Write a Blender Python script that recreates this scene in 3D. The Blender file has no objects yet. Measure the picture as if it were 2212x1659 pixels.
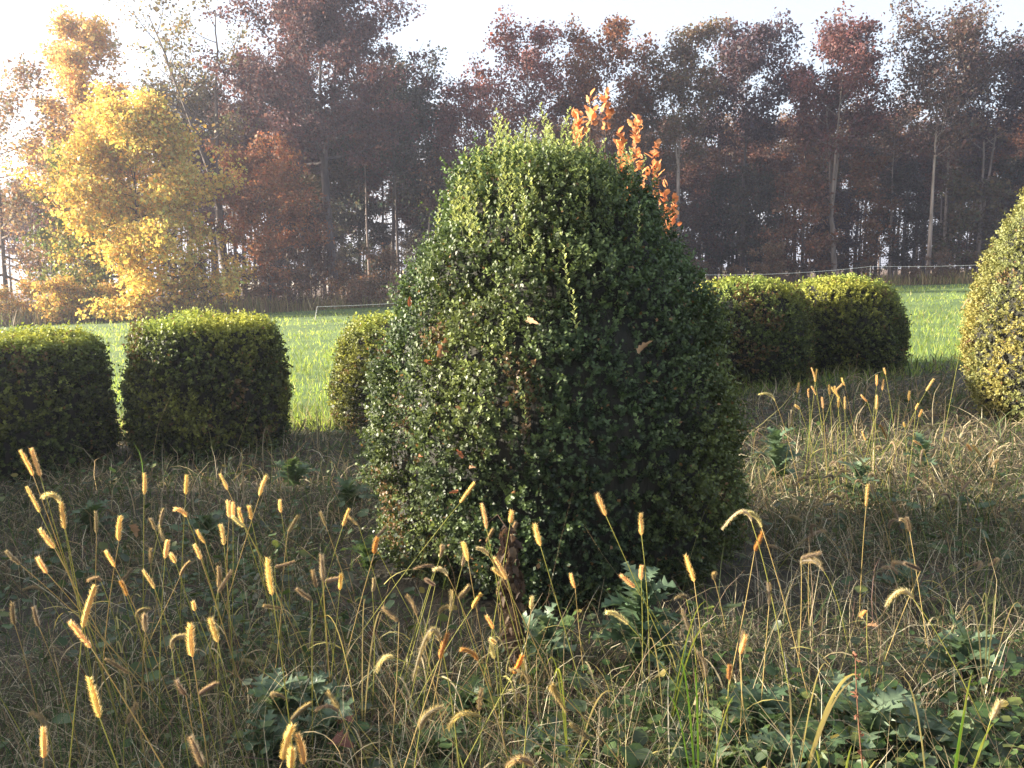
import bpy, math, random
import numpy as np
from mathutils import Vector

# ------------------------------------------------------------------ camera, sky, sun, exposure
scn = bpy.context.scene
col = scn.collection
EYE, PITCH, FPX = 1.55, math.radians(7.5), 1841.0
camd = bpy.data.cameras.new("camera")
cam = bpy.data.objects.new("camera", camd)
col.objects.link(cam)
cam.location = (0, 0, EYE)
cam.rotation_euler = (math.pi / 2 - PITCH, 0, 0)
camd.sensor_width = 36.0
camd.lens = 36.0 * FPX / 2212.0
camd.clip_start, camd.clip_end = 0.05, 6000
scn.camera = cam

SUN_AZ, SUN_EL = math.radians(83), math.radians(13.5)      # azimuth: left of the view direction
world = bpy.data.worlds.new("World")
scn.world = world
world.use_nodes = True
wn = world.node_tree
bg = wn.nodes["Background"]
sky = wn.nodes.new("ShaderNodeTexSky")
sky.sky_type = 'NISHITA'
sky.sun_disc = False
sky.sun_elevation = SUN_EL
sky.sun_rotation = -SUN_AZ
sky.air_density, sky.dust_density, sky.ozone_density = 0.9, 4.0, 1.2
veil = wn.nodes.new("ShaderNodeMix"); veil.data_type = 'RGBA'          # thin high cloud all over the sky
veil.inputs[0].default_value = 0.55
veil.inputs[7].default_value = (2.1, 2.18, 2.4, 1)
wn.links.new(sky.outputs[0], veil.inputs[6]); wn.links.new(veil.outputs[2], bg.inputs[0])
bg.inputs[1].default_value = 0.105
sund = bpy.data.lights.new("sun", 'SUN')
sund.energy, sund.angle, sund.color = 5.0, math.radians(0.6), (1.0, 0.90, 0.74)
sun = bpy.data.objects.new("sun", sund)
col.objects.link(sun)
sdir = Vector((-math.sin(SUN_AZ) * math.cos(SUN_EL), math.cos(SUN_AZ) * math.cos(SUN_EL), math.sin(SUN_EL)))
sun.rotation_euler = sdir.to_track_quat('Z', 'Y').to_euler()
sun.location = (-20, 10, 30)
scn.view_settings.view_transform = 'Standard'
scn.view_settings.look = 'None'
scn.view_settings.exposure = 2.38
scn.view_settings.gamma = 1.0
scn.view_settings.use_curve_mapping = False
scn.cycles.max_bounces = 8
scn.cycles.transmission_bounces = 6
scn.cycles.transparent_max_bounces = 6

# ------------------------------------------------------------------ helpers
R = np.random.default_rng(7)


def gz(x, y):
    """height of the ground: it rises gently to the right"""
    x = np.asarray(x, float); y = np.asarray(y, float)
    und = 0.045 * np.sin(0.55 * x - 0.9 * y) * np.clip((y - 12) / 8, 0, 1) + 0.03 * np.sin(0.9 * x + 0.5 * y) + 0.025 * np.sin(0.8 * y - 0.6 * x + 1.0)
    return 2.5 * np.tanh(0.016 * x) + und * np.exp(-(y / 60.0) ** 2)


def at(px, py, Y):
    """the point at depth Y seen at this place of the photograph (2212 x 1659 measure)"""
    u, v = (px - 1106.0) / FPX, (829.5 - py) / FPX
    c, s = math.cos(PITCH), math.sin(PITCH)
    k = Y / (c + v * s)
    return np.array([u * k, Y, EYE + k * (-s + v * c)])


def norm(a):
    return a / np.maximum(np.linalg.norm(a, axis=-1, keepdims=True), 1e-9)


def tag(o, label=None, cat=None, group=None, kind=None):
    if label: o['label'] = label
    if cat: o['category'] = cat
    if group: o['group'] = group
    if kind: o['kind'] = kind
    return o


def empty(name, loc, label=None, cat=None, group=None):
    o = bpy.data.objects.new(name, None)
    o.empty_display_size = 0.1
    col.objects.link(o)
    o.location = loc
    return tag(o, label, cat, group, 'thing' if cat else None)


def mesh_np(name, V, F, tint=None, smooth=False):
    """V (n,3), F a list of index arrays (m,k), tint (n,3)"""
    me = bpy.data.meshes.new(name)
    V = np.ascontiguousarray(V, dtype=np.float32)
    Fs = [np.asarray(f, dtype=np.int32) for f in (F if isinstance(F, list) else [F]) if len(f)]
    me.vertices.add(len(V)); me.vertices.foreach_set("co", V.ravel())
    idx = np.concatenate([f.ravel() for f in Fs])
    tot = np.concatenate([np.full(len(f), f.shape[1], np.int32) for f in Fs])
    st = np.concatenate([[0], np.cumsum(tot)[:-1]]).astype(np.int32)
    me.loops.add(len(idx)); me.loops.foreach_set("vertex_index", idx)
    me.polygons.add(len(tot)); me.polygons.foreach_set("loop_start", st); me.polygons.foreach_set("loop_total", tot)
    if smooth:
        me.polygons.foreach_set("use_smooth", np.ones(len(tot), bool))
    if tint is not None:
        a = me.attributes.new("tint", 'FLOAT_COLOR', 'POINT')
        c = np.ones((len(V), 4), np.float32); c[:, :3] = tint
        a.data.foreach_set("color", c.ravel())
    me.update(calc_edges=True)
    return me


def link(name, me, mat=None, parent=None, loc=None):
    o = bpy.data.objects.new(name, me)
    col.objects.link(o)
    if mat and not me.materials: me.materials.append(mat)
    if parent: o.parent = parent
    if loc is not None: o.location = loc
    return o


class MB:
    """collects geometry for one mesh"""
    def __init__(s): s.V, s.F, s.T, s.n = [], {}, [], 0

    def add(s, V, F, tint=(1, 1, 1)):
        V = np.asarray(V, float).reshape(-1, 3)
        for f in (F if isinstance(F, list) else [F]):
            f = np.asarray(f)
            if len(f): s.F.setdefault(f.shape[1], []).append(f + s.n)
        t = np.asarray(tint, float)
        s.T.append(np.broadcast_to(t, (len(V), 3)) if t.ndim == 1 else t)
        s.V.append(V); s.n += len(V)

    def tube(s, P, r, sides=5, tint=(1, 1, 1), cap=True):
        P = np.asarray(P, float); k = len(P); r = np.broadcast_to(np.asarray(r, float), (k,))
        T = norm(np.gradient(P, axis=0))
        ref = np.array([0.0, 0, 1]) if abs(T[:, 2]).mean() < 0.8 else np.array([1.0, 0, 0])
        A = norm(np.cross(T, ref)); B = np.cross(T, A)
        an = np.arange(sides) / sides * 2 * math.pi
        ring = P[:, None] + r[:, None, None] * (np.cos(an)[None, :, None] * A[:, None] + np.sin(an)[None, :, None] * B[:, None])
        i = np.arange(k - 1)[:, None] * sides; j = np.arange(sides)[None]; j2 = (j + 1) % sides
        F = np.stack([i + j, i + j2, i + sides + j2, i + sides + j], -1).reshape(-1, 4)
        V = ring.reshape(-1, 3)
        Fs = [F]
        if cap:
            V = np.vstack([V, P[-1:] + T[-1:] * r[-1] * 0.6]); b = (k - 1) * sides
            Fs.append(np.stack([b + np.arange(sides), b + (np.arange(sides) + 1) % sides, np.full(sides, k * sides)], -1))
        s.add(V, Fs, tint)

    def mesh(s, name, smooth=False):
        return mesh_np(name, np.vstack(s.V), [np.vstack(f) for f in s.F.values()], np.vstack(s.T), smooth)


LEAF4 = (np.array([[0, -.06, 0], [.5, -.36, .10], [1, .06, -.05], [.45, .36, .10]]), [[0, 1, 2, 3]])
LEAFTREE = (np.array([[0, -.1, 0], [.55, -.42, .16], [1.05, .05, -.08], [.5, .40, .1]]), [[0, 1, 2, 3]])
LEAF6 = (np.array([[0, 0, 0], [.28, -.24, .07], [.72, -.23, .06], [1, 0, -.04], [.72, .23, .06], [.28, .24, .07]]), [[0, 1, 2, 3], [0, 3, 4, 5]])
an8 = np.linspace(0.35, 2 * math.pi - 0.35, 7)
LEAFROUND = (np.vstack([[[0, 0, 0.0]], np.stack([0.5 - 0.52 * np.cos(an8), 0.55 * np.sin(an8), 0.10 + 0.06 * np.cos(an8 * 4)], 1) + 0.0]),
             [[0, i, i + 1] for i in range(1, 7)])


def leaves(P, A, N, S, tmpl, width=1.0):
    """leaves at P, pointing along A, face normal about N, size S -> V, F(list)"""
    t, f = tmpl
    A = norm(A); B = norm(np.cross(N, A)); C = np.cross(A, B)
    S = np.broadcast_to(np.asarray(S, float), (len(P),))[:, None, None]
    V = P[:, None] + S * (t[None, :, 0:1] * A[:, None] + width * t[None, :, 1:2] * B[:, None] + t[None, :, 2:3] * C[:, None])
    f = np.asarray(f)
    F = (np.arange(len(P))[:, None, None] * len(t) + f[None]).reshape(-1, f.shape[1])
    return V.reshape(-1, 3), F, len(t)


def rdir(n, rng=R):
    return norm(rng.normal(size=(n, 3)))


def vnoise(seed, P, freq):
    """cheap smooth noise, about -1..1"""
    rg = np.random.default_rng(seed); out = 0
    for k in range(5):
        d = rg.normal(size=P.shape[1]) * freq * (0.6 + 0.35 * k)
        out = out + np.sin(P @ d + rg.uniform(0, 6.28)) / 2.2
    return out


# ------------------------------------------------------------------ materials
def nodes(name):
    m = bpy.data.materials.new(name); m.use_nodes = True
    nt = m.node_tree
    return m, nt, nt.nodes["Principled BSDF"], nt.nodes["Material Output"]


def leafmat(name, trans=0.35, rough=0.5, spec=0.4, objcol=False, tsat=(1.25, 1.2, 0.8)):
    m, nt, pb, out = nodes(name)
    at_ = nt.nodes.new("ShaderNodeAttribute"); at_.attribute_name = "tint"
    c = at_.outputs["Color"]
    if objcol:
        oi = nt.nodes.new("ShaderNodeObjectInfo")
        mx = nt.nodes.new("ShaderNodeMix"); mx.data_type = 'RGBA'; mx.blend_type = 'MULTIPLY'; mx.inputs[0].default_value = 1
        nt.links.new(c, mx.inputs[6]); nt.links.new(oi.outputs["Color"], mx.inputs[7]); c = mx.outputs[2]
    nt.links.new(c, pb.inputs["Base Color"])
    pb.inputs["Roughness"].default_value = rough
    pb.inputs["Specular IOR Level"].default_value = spec
    tr = nt.nodes.new("ShaderNodeBsdfTranslucent")
    m2 = nt.nodes.new("ShaderNodeMix"); m2.data_type = 'RGBA'; m2.blend_type = 'MULTIPLY'; m2.inputs[0].default_value = 1
    m2.inputs[7].default_value = (*tsat, 1)
    nt.links.new(c, m2.inputs[6]); nt.links.new(m2.outputs[2], tr.inputs[0])
    ms = nt.nodes.new("ShaderNodeMixShader"); ms.inputs[0].default_value = trans
    nt.links.new(pb.outputs[0], ms.inputs[1]); nt.links.new(tr.outputs[0], ms.inputs[2])
    nt.links.new(ms.outputs[0], out.inputs[0])
    return m


def woodmat(name, a, b, scale=6.0, objcol=False, bump=0.4):
    m, nt, pb, out = nodes(name)
    tc = nt.nodes.new("ShaderNodeTexCoord"); mp = nt.nodes.new("ShaderNodeMapping"); mp.inputs[3].default_value = (1, 1, .15)
    nz = nt.nodes.new("ShaderNodeTexNoise"); nz.inputs["Scale"].default_value = scale; nz.inputs["Detail"].default_value = 6
    rp = nt.nodes.new("ShaderNodeValToRGB")
    rp.color_ramp.elements[0].color = (*a, 1); rp.color_ramp.elements[1].color = (*b, 1)
    rp.color_ramp.elements[0].position, rp.color_ramp.elements[1].position = .35, .65
    nt.links.new(tc.outputs["Object"], mp.inputs[0]); nt.links.new(mp.outputs[0], nz.inputs[0]); nt.links.new(nz.outputs[0], rp.inputs[0])
    c = rp.outputs[0]
    if objcol:
        oi = nt.nodes.new("ShaderNodeObjectInfo")
        mx = nt.nodes.new("ShaderNodeMix"); mx.data_type = 'RGBA'; mx.blend_type = 'MULTIPLY'; mx.inputs[0].default_value = 1
        nt.links.new(c, mx.inputs[6]); nt.links.new(oi.outputs["Color"], mx.inputs[7]); c = mx.outputs[2]
    nt.links.new(c, pb.inputs["Base Color"]); pb.inputs["Roughness"].default_value = .9
    bp = nt.nodes.new("ShaderNodeBump"); bp.inputs[0].default_value = bump; bp.inputs[1].default_value = .05
    nt.links.new(nz.outputs[0], bp.inputs["Height"]); nt.links.new(bp.outputs[0], pb.inputs["Normal"])
    return m


M_box = leafmat("boxwood_leaf", .25, .50, .36)
M_boxfar = leafmat("boxwood_leaf_small", .26, .5, .2)
M_crown = leafmat("autumn_leaf", .38, .6, .25, objcol=True, tsat=(1.2, 1.05, .75))
M_grass = leafmat("grass_blade", .55, .55, .3, tsat=(1.2, 1.15, .7))
M_dry = leafmat("dry_grass", .35, .65, .25, tsat=(1.15, 1.0, .8))
M_weed = leafmat("weed_leaf", .28, .5, .4)
M_seed = leafmat("foxtail_seed", .45, .7, .2, tsat=(1.2, 1.0, .65))
M_bristle = leafmat("foxtail_bristle", .65, .6, .3, tsat=(1.2, 1.08, .75))
M_orange = leafmat("orange_leaf", .5, .5, .3, tsat=(1.2, .95, .8))
M_deadleaf = leafmat("dead_leaf", .25, .7, .2, tsat=(1.1, .9, .8))
M_bark = woodmat("bark", (.055, .045, .038), (.14, .115, .10), 5, objcol=True)
M_twig_shade = woodmat("twig_shade", (.008, .010, .006), (.022, .020, .012), 30)  # near-black: inner twigs plus the shade between them, put into the colour
M_rope, _, pb, _ = nodes("white_rope"); pb.inputs["Base Color"].default_value = (.78, .76, .70, 1); pb.inputs["Roughness"].default_value = .7
M_post, _, pb, _ = nodes("stake"); pb.inputs["Base Color"].default_value = (.55, .53, .48, 1); pb.inputs["Roughness"].default_value = .6

# ------------------------------------------------------------------ ground


def fieldline(x):
    return 8.3 + 0.40 * np.maximum(0, np.asarray(x) + 1.5)


def woodline(x):
    return 47.0 + 2.0 * np.sin(np.asarray(x) * .11) - 4.0 * np.clip((-np.asarray(x) - 12) / 12, 0, 1)


def ground():
    u = np.linspace(-1, 1, 141); xs = 410 * np.sinh(6.5 * u) / np.sinh(6.5)
    w = np.linspace(-.62, 1, 121); ys = 410 * np.sinh(6.5 * w) / np.sinh(6.5)
    X, Y = np.meshgrid(xs, ys)
    V = np.stack([X, Y, gz(X, Y)], -1).reshape(-1, 3)
    n, m = len(xs), len(ys)
    i = (np.arange(m - 1)[:, None] * n + np.arange(n - 1)[None]).ravel()
    me = mesh_np("ground", V, np.stack([i, i + 1, i + n + 1, i + n], -1), None, True)
    mat, nt, pb, out = nodes("ground_soil")
    geo = nt.nodes.new("ShaderNodeNewGeometry")
    sp = nt.nodes.new("ShaderNodeSeparateXYZ"); nt.links.new(geo.outputs["Position"], sp.inputs[0])

    def noise(sc, det=5):
        z = nt.nodes.new("ShaderNodeTexNoise"); z.inputs["Scale"].default_value = sc; z.inputs["Detail"].default_value = det
        nt.links.new(geo.outputs["Position"], z.inputs[0]); return z.outputs[0]

    def ramp(src, a, b, lo=.35, hi=.65):
        r = nt.nodes.new("ShaderNodeValToRGB"); e = r.color_ramp.elements
        e[0].position, e[1].position = lo, hi; e[0].color = (*a, 1); e[1].color = (*b, 1)
        nt.links.new(src, r.inputs[0]); return r.outputs[0]

    def math_(op, a, b=None, clamp=False):
        k = nt.nodes.new("ShaderNodeMath"); k.operation = op; k.use_clamp = clamp
        for j, q in enumerate((a, b)):
            if q is None: continue
            if isinstance(q, (int, float)): k.inputs[j].default_value = q
            else: nt.links.new(q, k.inputs[j])
        return k.outputs[0]

    def mix(f, a, b):
        k = nt.nodes.new("ShaderNodeMix"); k.data_type = 'RGBA'
        nt.links.new(f, k.inputs[0]); nt.links.new(a, k.inputs[6]); nt.links.new(b, k.inputs[7]); return k.outputs[2]
    thatch = ramp(noise(9), (.03, .027, .017), (.085, .07, .045))
    turf = ramp(noise(1.2), (.06, .11, .022), (.11, .17, .035))
    litter = ramp(noise(3), (.06, .038, .024), (.17, .10, .055))
    straw = ramp(noise(.2), (.40, .33, .18), (.55, .47, .30))
    wob = math_('MULTIPLY', math_('SUBTRACT', noise(.7), .5), 3.0)
    yy = math_('ADD', sp.outputs[1], wob)
    fl = math_('ADD', math_('MULTIPLY', math_('MAXIMUM', math_('ADD', sp.outputs[0], 1.5), 0), .40), 8.3)
    c = mix(math_('MULTIPLY', math_('SUBTRACT', yy, fl), 1.2, True), thatch, turf)
    c = mix(math_('MULTIPLY', math_('SUBTRACT', yy, 45.5), .6, True), c, litter)
    c = mix(math_('MULTIPLY', math_('SUBTRACT', yy, 150), .1, True), c, straw)
    nt.links.new(c, pb.inputs["Base Color"]); pb.inputs["Roughness"].default_value = .95
    bp = nt.nodes.new("ShaderNodeBump"); bp.inputs[0].default_value = .8; bp.inputs[1].default_value = .04
    nt.links.new(noise(25), bp.inputs["Height"]); nt.links.new(bp.outputs[0], pb.inputs["Normal"])
    tag(link("ground", me, mat), None, None, None, "structure")


ground()

# ------------------------------------------------------------------ trees


def grow(seed, H, cb, Rc, n_leaf, leaf=0.20, nprim=16, nsec=6, thick=.013, wob=.010, lean=(0, 0), fork=None, clump=.55, shape='dome', el=(22, 62), top=.95, low=0.0):
    """one broadleaf tree standing at the origin -> wood mesh, leaf mesh"""
    rg = np.random.default_rng(seed); wood = MB(); C = []
    k = 11
    t = np.linspace(0, 1, k)
    r0 = H * thick
    stems = []

    def stem(p0, z1, dx, dy, ra, rb, sides, n=k):
        tt = np.linspace(0, 1, n)
        wx = np.cumsum(rg.normal(0, wob * H * .5, n)); wy = np.cumsum(rg.normal(0, wob * H * .5, n)); wx -= wx[0]; wy -= wy[0]
        P = np.stack([p0[0] + dx * tt ** 1.2 + wx * tt, p0[1] + dy * tt ** 1.2 + wy * tt, p0[2] + (z1 - p0[2]) * tt], 1)
        rad = ra + (rb - ra) * tt ** .8
        wood.tube(P, rad, sides, (1, 1, 1)); return P, rad
    if fork:
        fz = fork[0] * H
        P, rad = stem((0, 0, -.3), fz, lean[0] * fork[0], lean[1] * fork[0], r0 * 1.15, r0 * .8, 8, 6)
        for dx, dy, zt in fork[1]:
            stems.append(stem(P[-1], zt * H, dx * H, dy * H, r0 * .62, r0 * .10, 6))
    else:
        P, rad = stem((0, 0, -.3), H * top, lean[0], lean[1], r0 * 1.15, r0 * .10, 8)
        stems.append((P, rad))
    flare = MB  # (root flare comes from the wider first ring below)
    ga = rg.uniform(0, 6.28)
    per = max(4, nprim // len(stems))
    for P, rad in stems:
        zlo, zhi = max(cb * H, P[0, 2] + .1), P[-1, 2]
        for i in range(per):
            u = (i + rg.uniform(.1, .9)) / per
            z = zlo + (zhi - zlo) * u
            q = np.array([np.interp(z, P[:, 2], P[:, a]) for a in range(3)]); rr = np.interp(z, P[:, 2], rad)
            ga += 2.4 + rg.normal(0, .5)
            hu = (z - cb * H) / (H - cb * H)
            prof = {'dome': math.sqrt(max(.04, 1 - ((hu - .38) / .72) ** 2)), 'ball': math.sqrt(max(.06, 1 - ((hu - .45) / .62) ** 2)),
                    'skirt': .86 * math.sqrt(max(.05, 1 - max(0, (hu - .22) / .80) ** 2)), 'cone': 1.05 - .85 * hu, 'vase': .45 + .55 * math.sin(min(1, hu * 1.15) * 2.2)}[shape]
            L = Rc * prof * rg.uniform(.72, 1.12) / (1 if len(stems) == 1 else 1.35)
            e = math.radians(el[0] + (el[1] - el[0]) * hu + rg.normal(0, 8))
            s = np.linspace(0, 1, 6)
            ee = e + np.linspace(-.25, .30, 6)
            st = L / 5
            d = np.stack([np.cos(ga) * np.cos(ee), np.sin(ga) * np.cos(ee), np.sin(ee)], 1)
            B = q + np.vstack([[0, 0, 0], np.cumsum(d[:-1] * st, 0)]) + rg.normal(0, .03 * L, (6, 3)) * s[:, None]
            rb = min(rr * .65, .03 + L * .019)
            wood.tube(B, rb * (1 - .85 * s), 5)
            C.append(B[4:])
            for j in range(nsec):
                f = rg.uniform(.25, 1.0)
                q2 = np.array([np.interp(f, s, B[:, a]) for a in range(3)])
                dd = norm(d[int(f * 5)] + rg.normal(0, .75, 3) + np.array([0, 0, .12]))
                L2 = L * rg.uniform(.25, .5) * (1.15 - .5 * f)
                s2 = np.linspace(0, 1, 4)
                T2 = q2 + dd * L2 * s2[:, None] + rg.normal(0, .06 * L2, (4, 3)) * s2[:, None] + np.array([0, 0, .12]) * L2 * s2[:, None] ** 2
                wood.tube(T2, rb * .45 * (1 - .75 * s2), 3)
                C.append(T2[1:])
                for _ in range(1):
                    q3 = T2[rg.integers(1, 4)]; d3 = norm(dd + rg.normal(0, .8, 3)); L3 = L2 * .55
                    wood.tube(np.stack([q3, q3 + d3 * L3 * .5 + rg.normal(0, .03, 3), q3 + d3 * L3]), [rb * .16, rb * .12, rb * .05], 3)
                    C.append((q3 + d3 * L3)[None])
    n_leaf, leaf = int(n_leaf * 1.6), leaf * .72
    C = np.vstack(C)
    if low > 0: C = C[C[:, 2] > low]
    wgt = rg.uniform(.15, 1, len(C)) ** 1.5; wgt /= wgt.sum()
    ci = rg.choice(len(C), n_leaf, p=wgt)
    Pn = C[ci] + rdir(n_leaf, rg) * (clump * 1.5 * rg.uniform(0, 1, (n_leaf, 1)) ** .6) * np.array([1, 1, .62])
    lowp = Pn[:, 2] < .25
    Pn[lowp, 2] = .25 + rg.uniform(0, .9, lowp.sum())
    A = rdir(n_leaf, rg) + np.array([0, 0, -.25]); N = rdir(n_leaf, rg) + np.array([0, 0, .5])
    V, F, m = leaves(Pn, A, N, leaf * rg.lognormal(0, .28, n_leaf), LEAFTREE)
    cl = rg.uniform(.62, 1.3, len(C))[ci]
    hue = rg.normal(0, .12, n_leaf)
    T = np.stack([cl * (1 + hue), cl * (1 - .4 * hue) * rg.uniform(.85, 1.15, n_leaf), cl * (1 - hue)], 1) * rg.uniform(.75, 1.2, n_leaf)[:, None]
    return wood.mesh("trunk", True), mesh_np("crown", V, F, np.repeat(T, m, 0))


def plant_tree(name, label, cat, group, x, y, meshes, leafcol, bark=(1, 1, 1), rot=0, sc=(1, 1, 1)):
    e = empty(name, (x, y, float(gz(x, y))), label, cat, group)
    e.rotation_euler = (0, 0, rot); e.scale = sc
    t = link("trunk", meshes[0], M_bark, e); t.color = (*bark, 1)
    c = link("crown", meshes[1], M_crown, e); c.color = (*leafcol, 1)
    return e


YEL, ORY, RUS, DRB, OLV, TAN = (.64, .49, .13), (.60, .42, .17), (.21, .095, .05), (.125, .062, .048), (.10, .080, .042), (.33, .23, .14)
PUR, PNK, DGR = (.080, .050, .060), (.22, .095, .085), (.055, .060, .042)
G_EDGE = "tall trees along the front of the wood"


def photo_tree(name, label, px, Y, top, width, bottom, color, n_leaf, seed, bark=(1, 1, 1), **kw):
    x = (px - 1106) / FPX * Y
    g = float(gz(x, Y))
    H = (at(px, top, Y)[2] - g) * (.93 if px > 800 else .985)
    cb = max(.03, (at(px, bottom, Y)[2] - g) / H)
    Rc = width / 2 / FPX * Y * (1.32 if px > 560 else 1.0)
    return plant_tree(name, label, "tree", G_EDGE, x, Y, grow(seed, H, cb, Rc, int(n_leaf * 1.1), **kw), color, bark)


photo_tree("maple_tree", "broad bright yellow tree with leaves down to the ground, in front of the wood", 305, 41, 285, 490, 676, YEL, 30000, 11, (.6, .55, .5), leaf=.20, nprim=46, nsec=7, clump=.5, shape='skirt', el=(-6, 62))
photo_tree("maple_tree", "tall narrow orange-yellow tree rising behind the broad yellow one", 205, 50, 60, 225, 520, ORY, 17000, 12, (1.3, 1.1, .9), leaf=.20, nprim=24, nsec=6, shape='dome', el=(30, 68))
photo_tree("broadleaf_tree", "tan thinning tree with long bare sweeping branches at the yellow trees' outer side", 20, 44, 215, 360, 610, TAN, 8500, 13, (1.1, 1, .9), leaf=.18, nprim=22, nsec=8, shape='ball', el=(-4, 55), clump=.6)
photo_tree("ash_tree", "nearly bare forked tree with thin pale upper limbs against the sky", 500, 47, -5, 330, 330, (.20, .17, .08), 1700, 14, (1.1, 1.05, 1), leaf=.19, nprim=18, nsec=5, wob=.012, fork=(.34, [(-.22, .02, .97), (-.03, .05, 1.0), (-.12, -.05, .83)]), el=(35, 60), clump=.5, thick=.017)
photo_tree("oak_tree", "tallest dark red-brown tree with a wide domed crown and a forked trunk", 728, 50, -10, 440, 400, (.125, .066, .068), 30000, 15, (.8, .8, .9), leaf=.21, nprim=36, nsec=7, lean=(-1.2, 0), fork=(.46, [(-.10, .02, .92), (.09, -.03, .95), (-.01, .05, .97)]), shape='dome', el=(10, 62), thick=.016)
photo_tree("oak_tree", "dark olive-green leafy tree standing right beside the tallest red-brown one", 850, 55, 150, 240, 520, DGR, 10000, 16, (.8, .8, .8), leaf=.22, nprim=20, shape='dome')
photo_tree("oak_tree", "short rust-orange tree low under the dark tall crowns", 585, 45, 370, 190, 600, (.27, .125, .062), 8500, 17, (.8, .8, .8), leaf=.18, nprim=20, nsec=5, shape='dome', clump=.4)
photo_tree("oak_tree", "small reddish crown poking up above the gap over the clipped bush", 1000, 56, 165, 125, 420, PNK, 4500, 18, leaf=.2, nprim=14)
photo_tree("oak_tree", "pinkish red thin-topped tree just left of the orange sapling's tip", 1135, 53, 48, 210, 400, PNK, 7500, 19, leaf=.2, nprim=18, clump=.6)
photo_tree("oak_tree", "red-brown round-topped tree directly behind the orange sapling", 1300, 52, 62, 190, 380, RUS, 8500, 20, leaf=.2, nprim=18)
photo_tree("birch_tree", "olive-topped tree with pale slender limbs showing through its crown", 1455, 51, 40, 190, 360, (.17, .12, .075), 8000, 21, (2.8, 2.7, 2.6), leaf=.19, nprim=16, fork=(.5, [(-.08, 0, .92), (.03, .02, .98)]), thick=.009)
photo_tree("oak_tree", "blackish purple tree between the pale-limbed one and the forked trunk", 1600, 54, 82, 190, 330, PUR, 8500, 22, (.9, .85, .9), leaf=.22, nprim=18)
photo_tree("oak_tree", "red-topped tree whose grey trunk splits into several limbs low down", 1795, 49, 68, 230, 340, (.15, .07, .068), 9500, 23, (2.1, 1.95, 1.9), leaf=.2, nprim=22, fork=(.30, [(-.05, .02, .96), (.07, .04, .9), (-.015, -.03, 1.0)]), thick=.013, el=(35, 65))
photo_tree("oak_tree", "tree with the straightest tall pale trunk and a thin see-through brown crown", 1997, 48, 66, 240, 340, (.12, .080, .066), 7500, 24, (2.9, 2.8, 2.75), leaf=.19, nprim=20, el=(35, 65), thick=.0105, wob=.005, clump=.6)
photo_tree("oak_tree", "dusky tree with twin grey trunks above the pale cone bush", 2110, 50, 105, 230, 330, PUR, 7500, 25, (2.1, 2.0, 2.0), leaf=.2, nprim=20, fork=(.22, [(-.03, .02, .96), (.09, .02, .98)]), el=(35, 62), thick=.013)
photo_tree("oak_tree", "last dark tree of the row, its crown running out of the picture", 2290, 52, 110, 240, 340, DRB, 7500, 26, leaf=.21, nprim=18)
photo_tree("oak_tree", "sparse dark crown filling the dip beside the dark olive-green tree", 930, 60, 215, 150, 430, DRB, 5500, 27, leaf=.22, nprim=16)
photo_tree("oak_tree", "slim dark trunk with a brown crown close behind the bare forked tree", 420, 55, 190, 200, 330, OLV, 4500, 28, (.8, .8, .8), leaf=.2, nprim=16)
photo_tree("oak_tree", "brown-purple tree seen between the bare forked tree and the tallest one", 590, 58, 170, 190, 380, DRB, 8000, 29, (.8, .8, .8), leaf=.22, nprim=18)



def zone(x, Y):
    px = 1106 + x / Y * FPX
    for lim, t in ((480, "behind the yellow trees"), (690, "between the bare forked tree and the tallest tree"), (960, "around the tallest dark red tree"), (1500, "over the huge bush's shoulders"),
                   (1740, "above the first far drum"), (1960, "above the open-ended far drum"), (9999, "over the sunny grass by the pale cone")):
        if px < lim: return t


# the deeper wood: shared shapes, one object each
var = [grow(40 + i, H, cb, rc, nl, leaf=.25, nprim=14, nsec=4, clump=.62, shape=s, thick=.0115, el=(30, 62)) for i, (H, cb, rc, nl, s) in enumerate(
    [(15, .48, 3.0, 5200, 'dome'), (16.5, .55, 2.6, 4600, 'dome'), (14, .40, 3.2, 5600, 'ball'), (17, .5, 2.8, 4800, 'vase'), (15.5, .6, 2.7, 4200, 'dome')])]
rg = np.random.default_rng(3)
cols = [DRB, (.16, .07, .05), OLV, RUS, (.09, .060, .052), (.10, .075, .06)]
for i in range(92):
    Y = 56 + 24 * rg.uniform() ** 1.2
    x = (-.66 + 1.32 * (i + rg.uniform(.1, .9)) / 92) * Y
    px = 1106 + x / Y * FPX
    lim = .74 if px > 1060 else (.86 if px > 380 else .55)
    if 880 < px < 1060: lim = .62
    lim *= Y / 62
    plant_tree("woodland_tree", "dim brown tree deep in the wood, " + zone(x, Y), "tree", "trees deeper in the wood", x, Y,
               var[i % 5], np.array(cols[rg.integers(6)]) * rg.uniform(.85, 1.2), np.array((1, .95, .95)) * rg.uniform(.7, 1.2), rg.uniform(0, 6.28),
               (lim * rg.uniform(.9, 1.15),) * 2 + (lim * rg.uniform(.82, .98),))
# bare thin trunks
bare = [grow(60 + i, H, .62, 1.5, 500, leaf=.2, nprim=9, nsec=3, thick=.0085, el=(35, 65), wob=.008) for i, H in enumerate((12, 14, 10.5))]
for i in range(110):
    Y = 50 + 34 * rg.uniform()
    x = (-.40 + 1.02 * (i + rg.uniform()) / 110) * Y
    s = rg.uniform(.7, 1.1)
    plant_tree("slender_tree", "thin near-leafless trunk inside the wood, " + zone(x, Y), "tree", "thin trunks inside the wood", x, Y, bare[i % 3],
               (.15, .09, .055), np.array((1, .95, .92)) * rg.uniform(.5, 2.2) * (1.4 if x > 10 else 1), rg.uniform(0, 6.28), (s, s, rg.uniform(.75, 1.05)))
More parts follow.
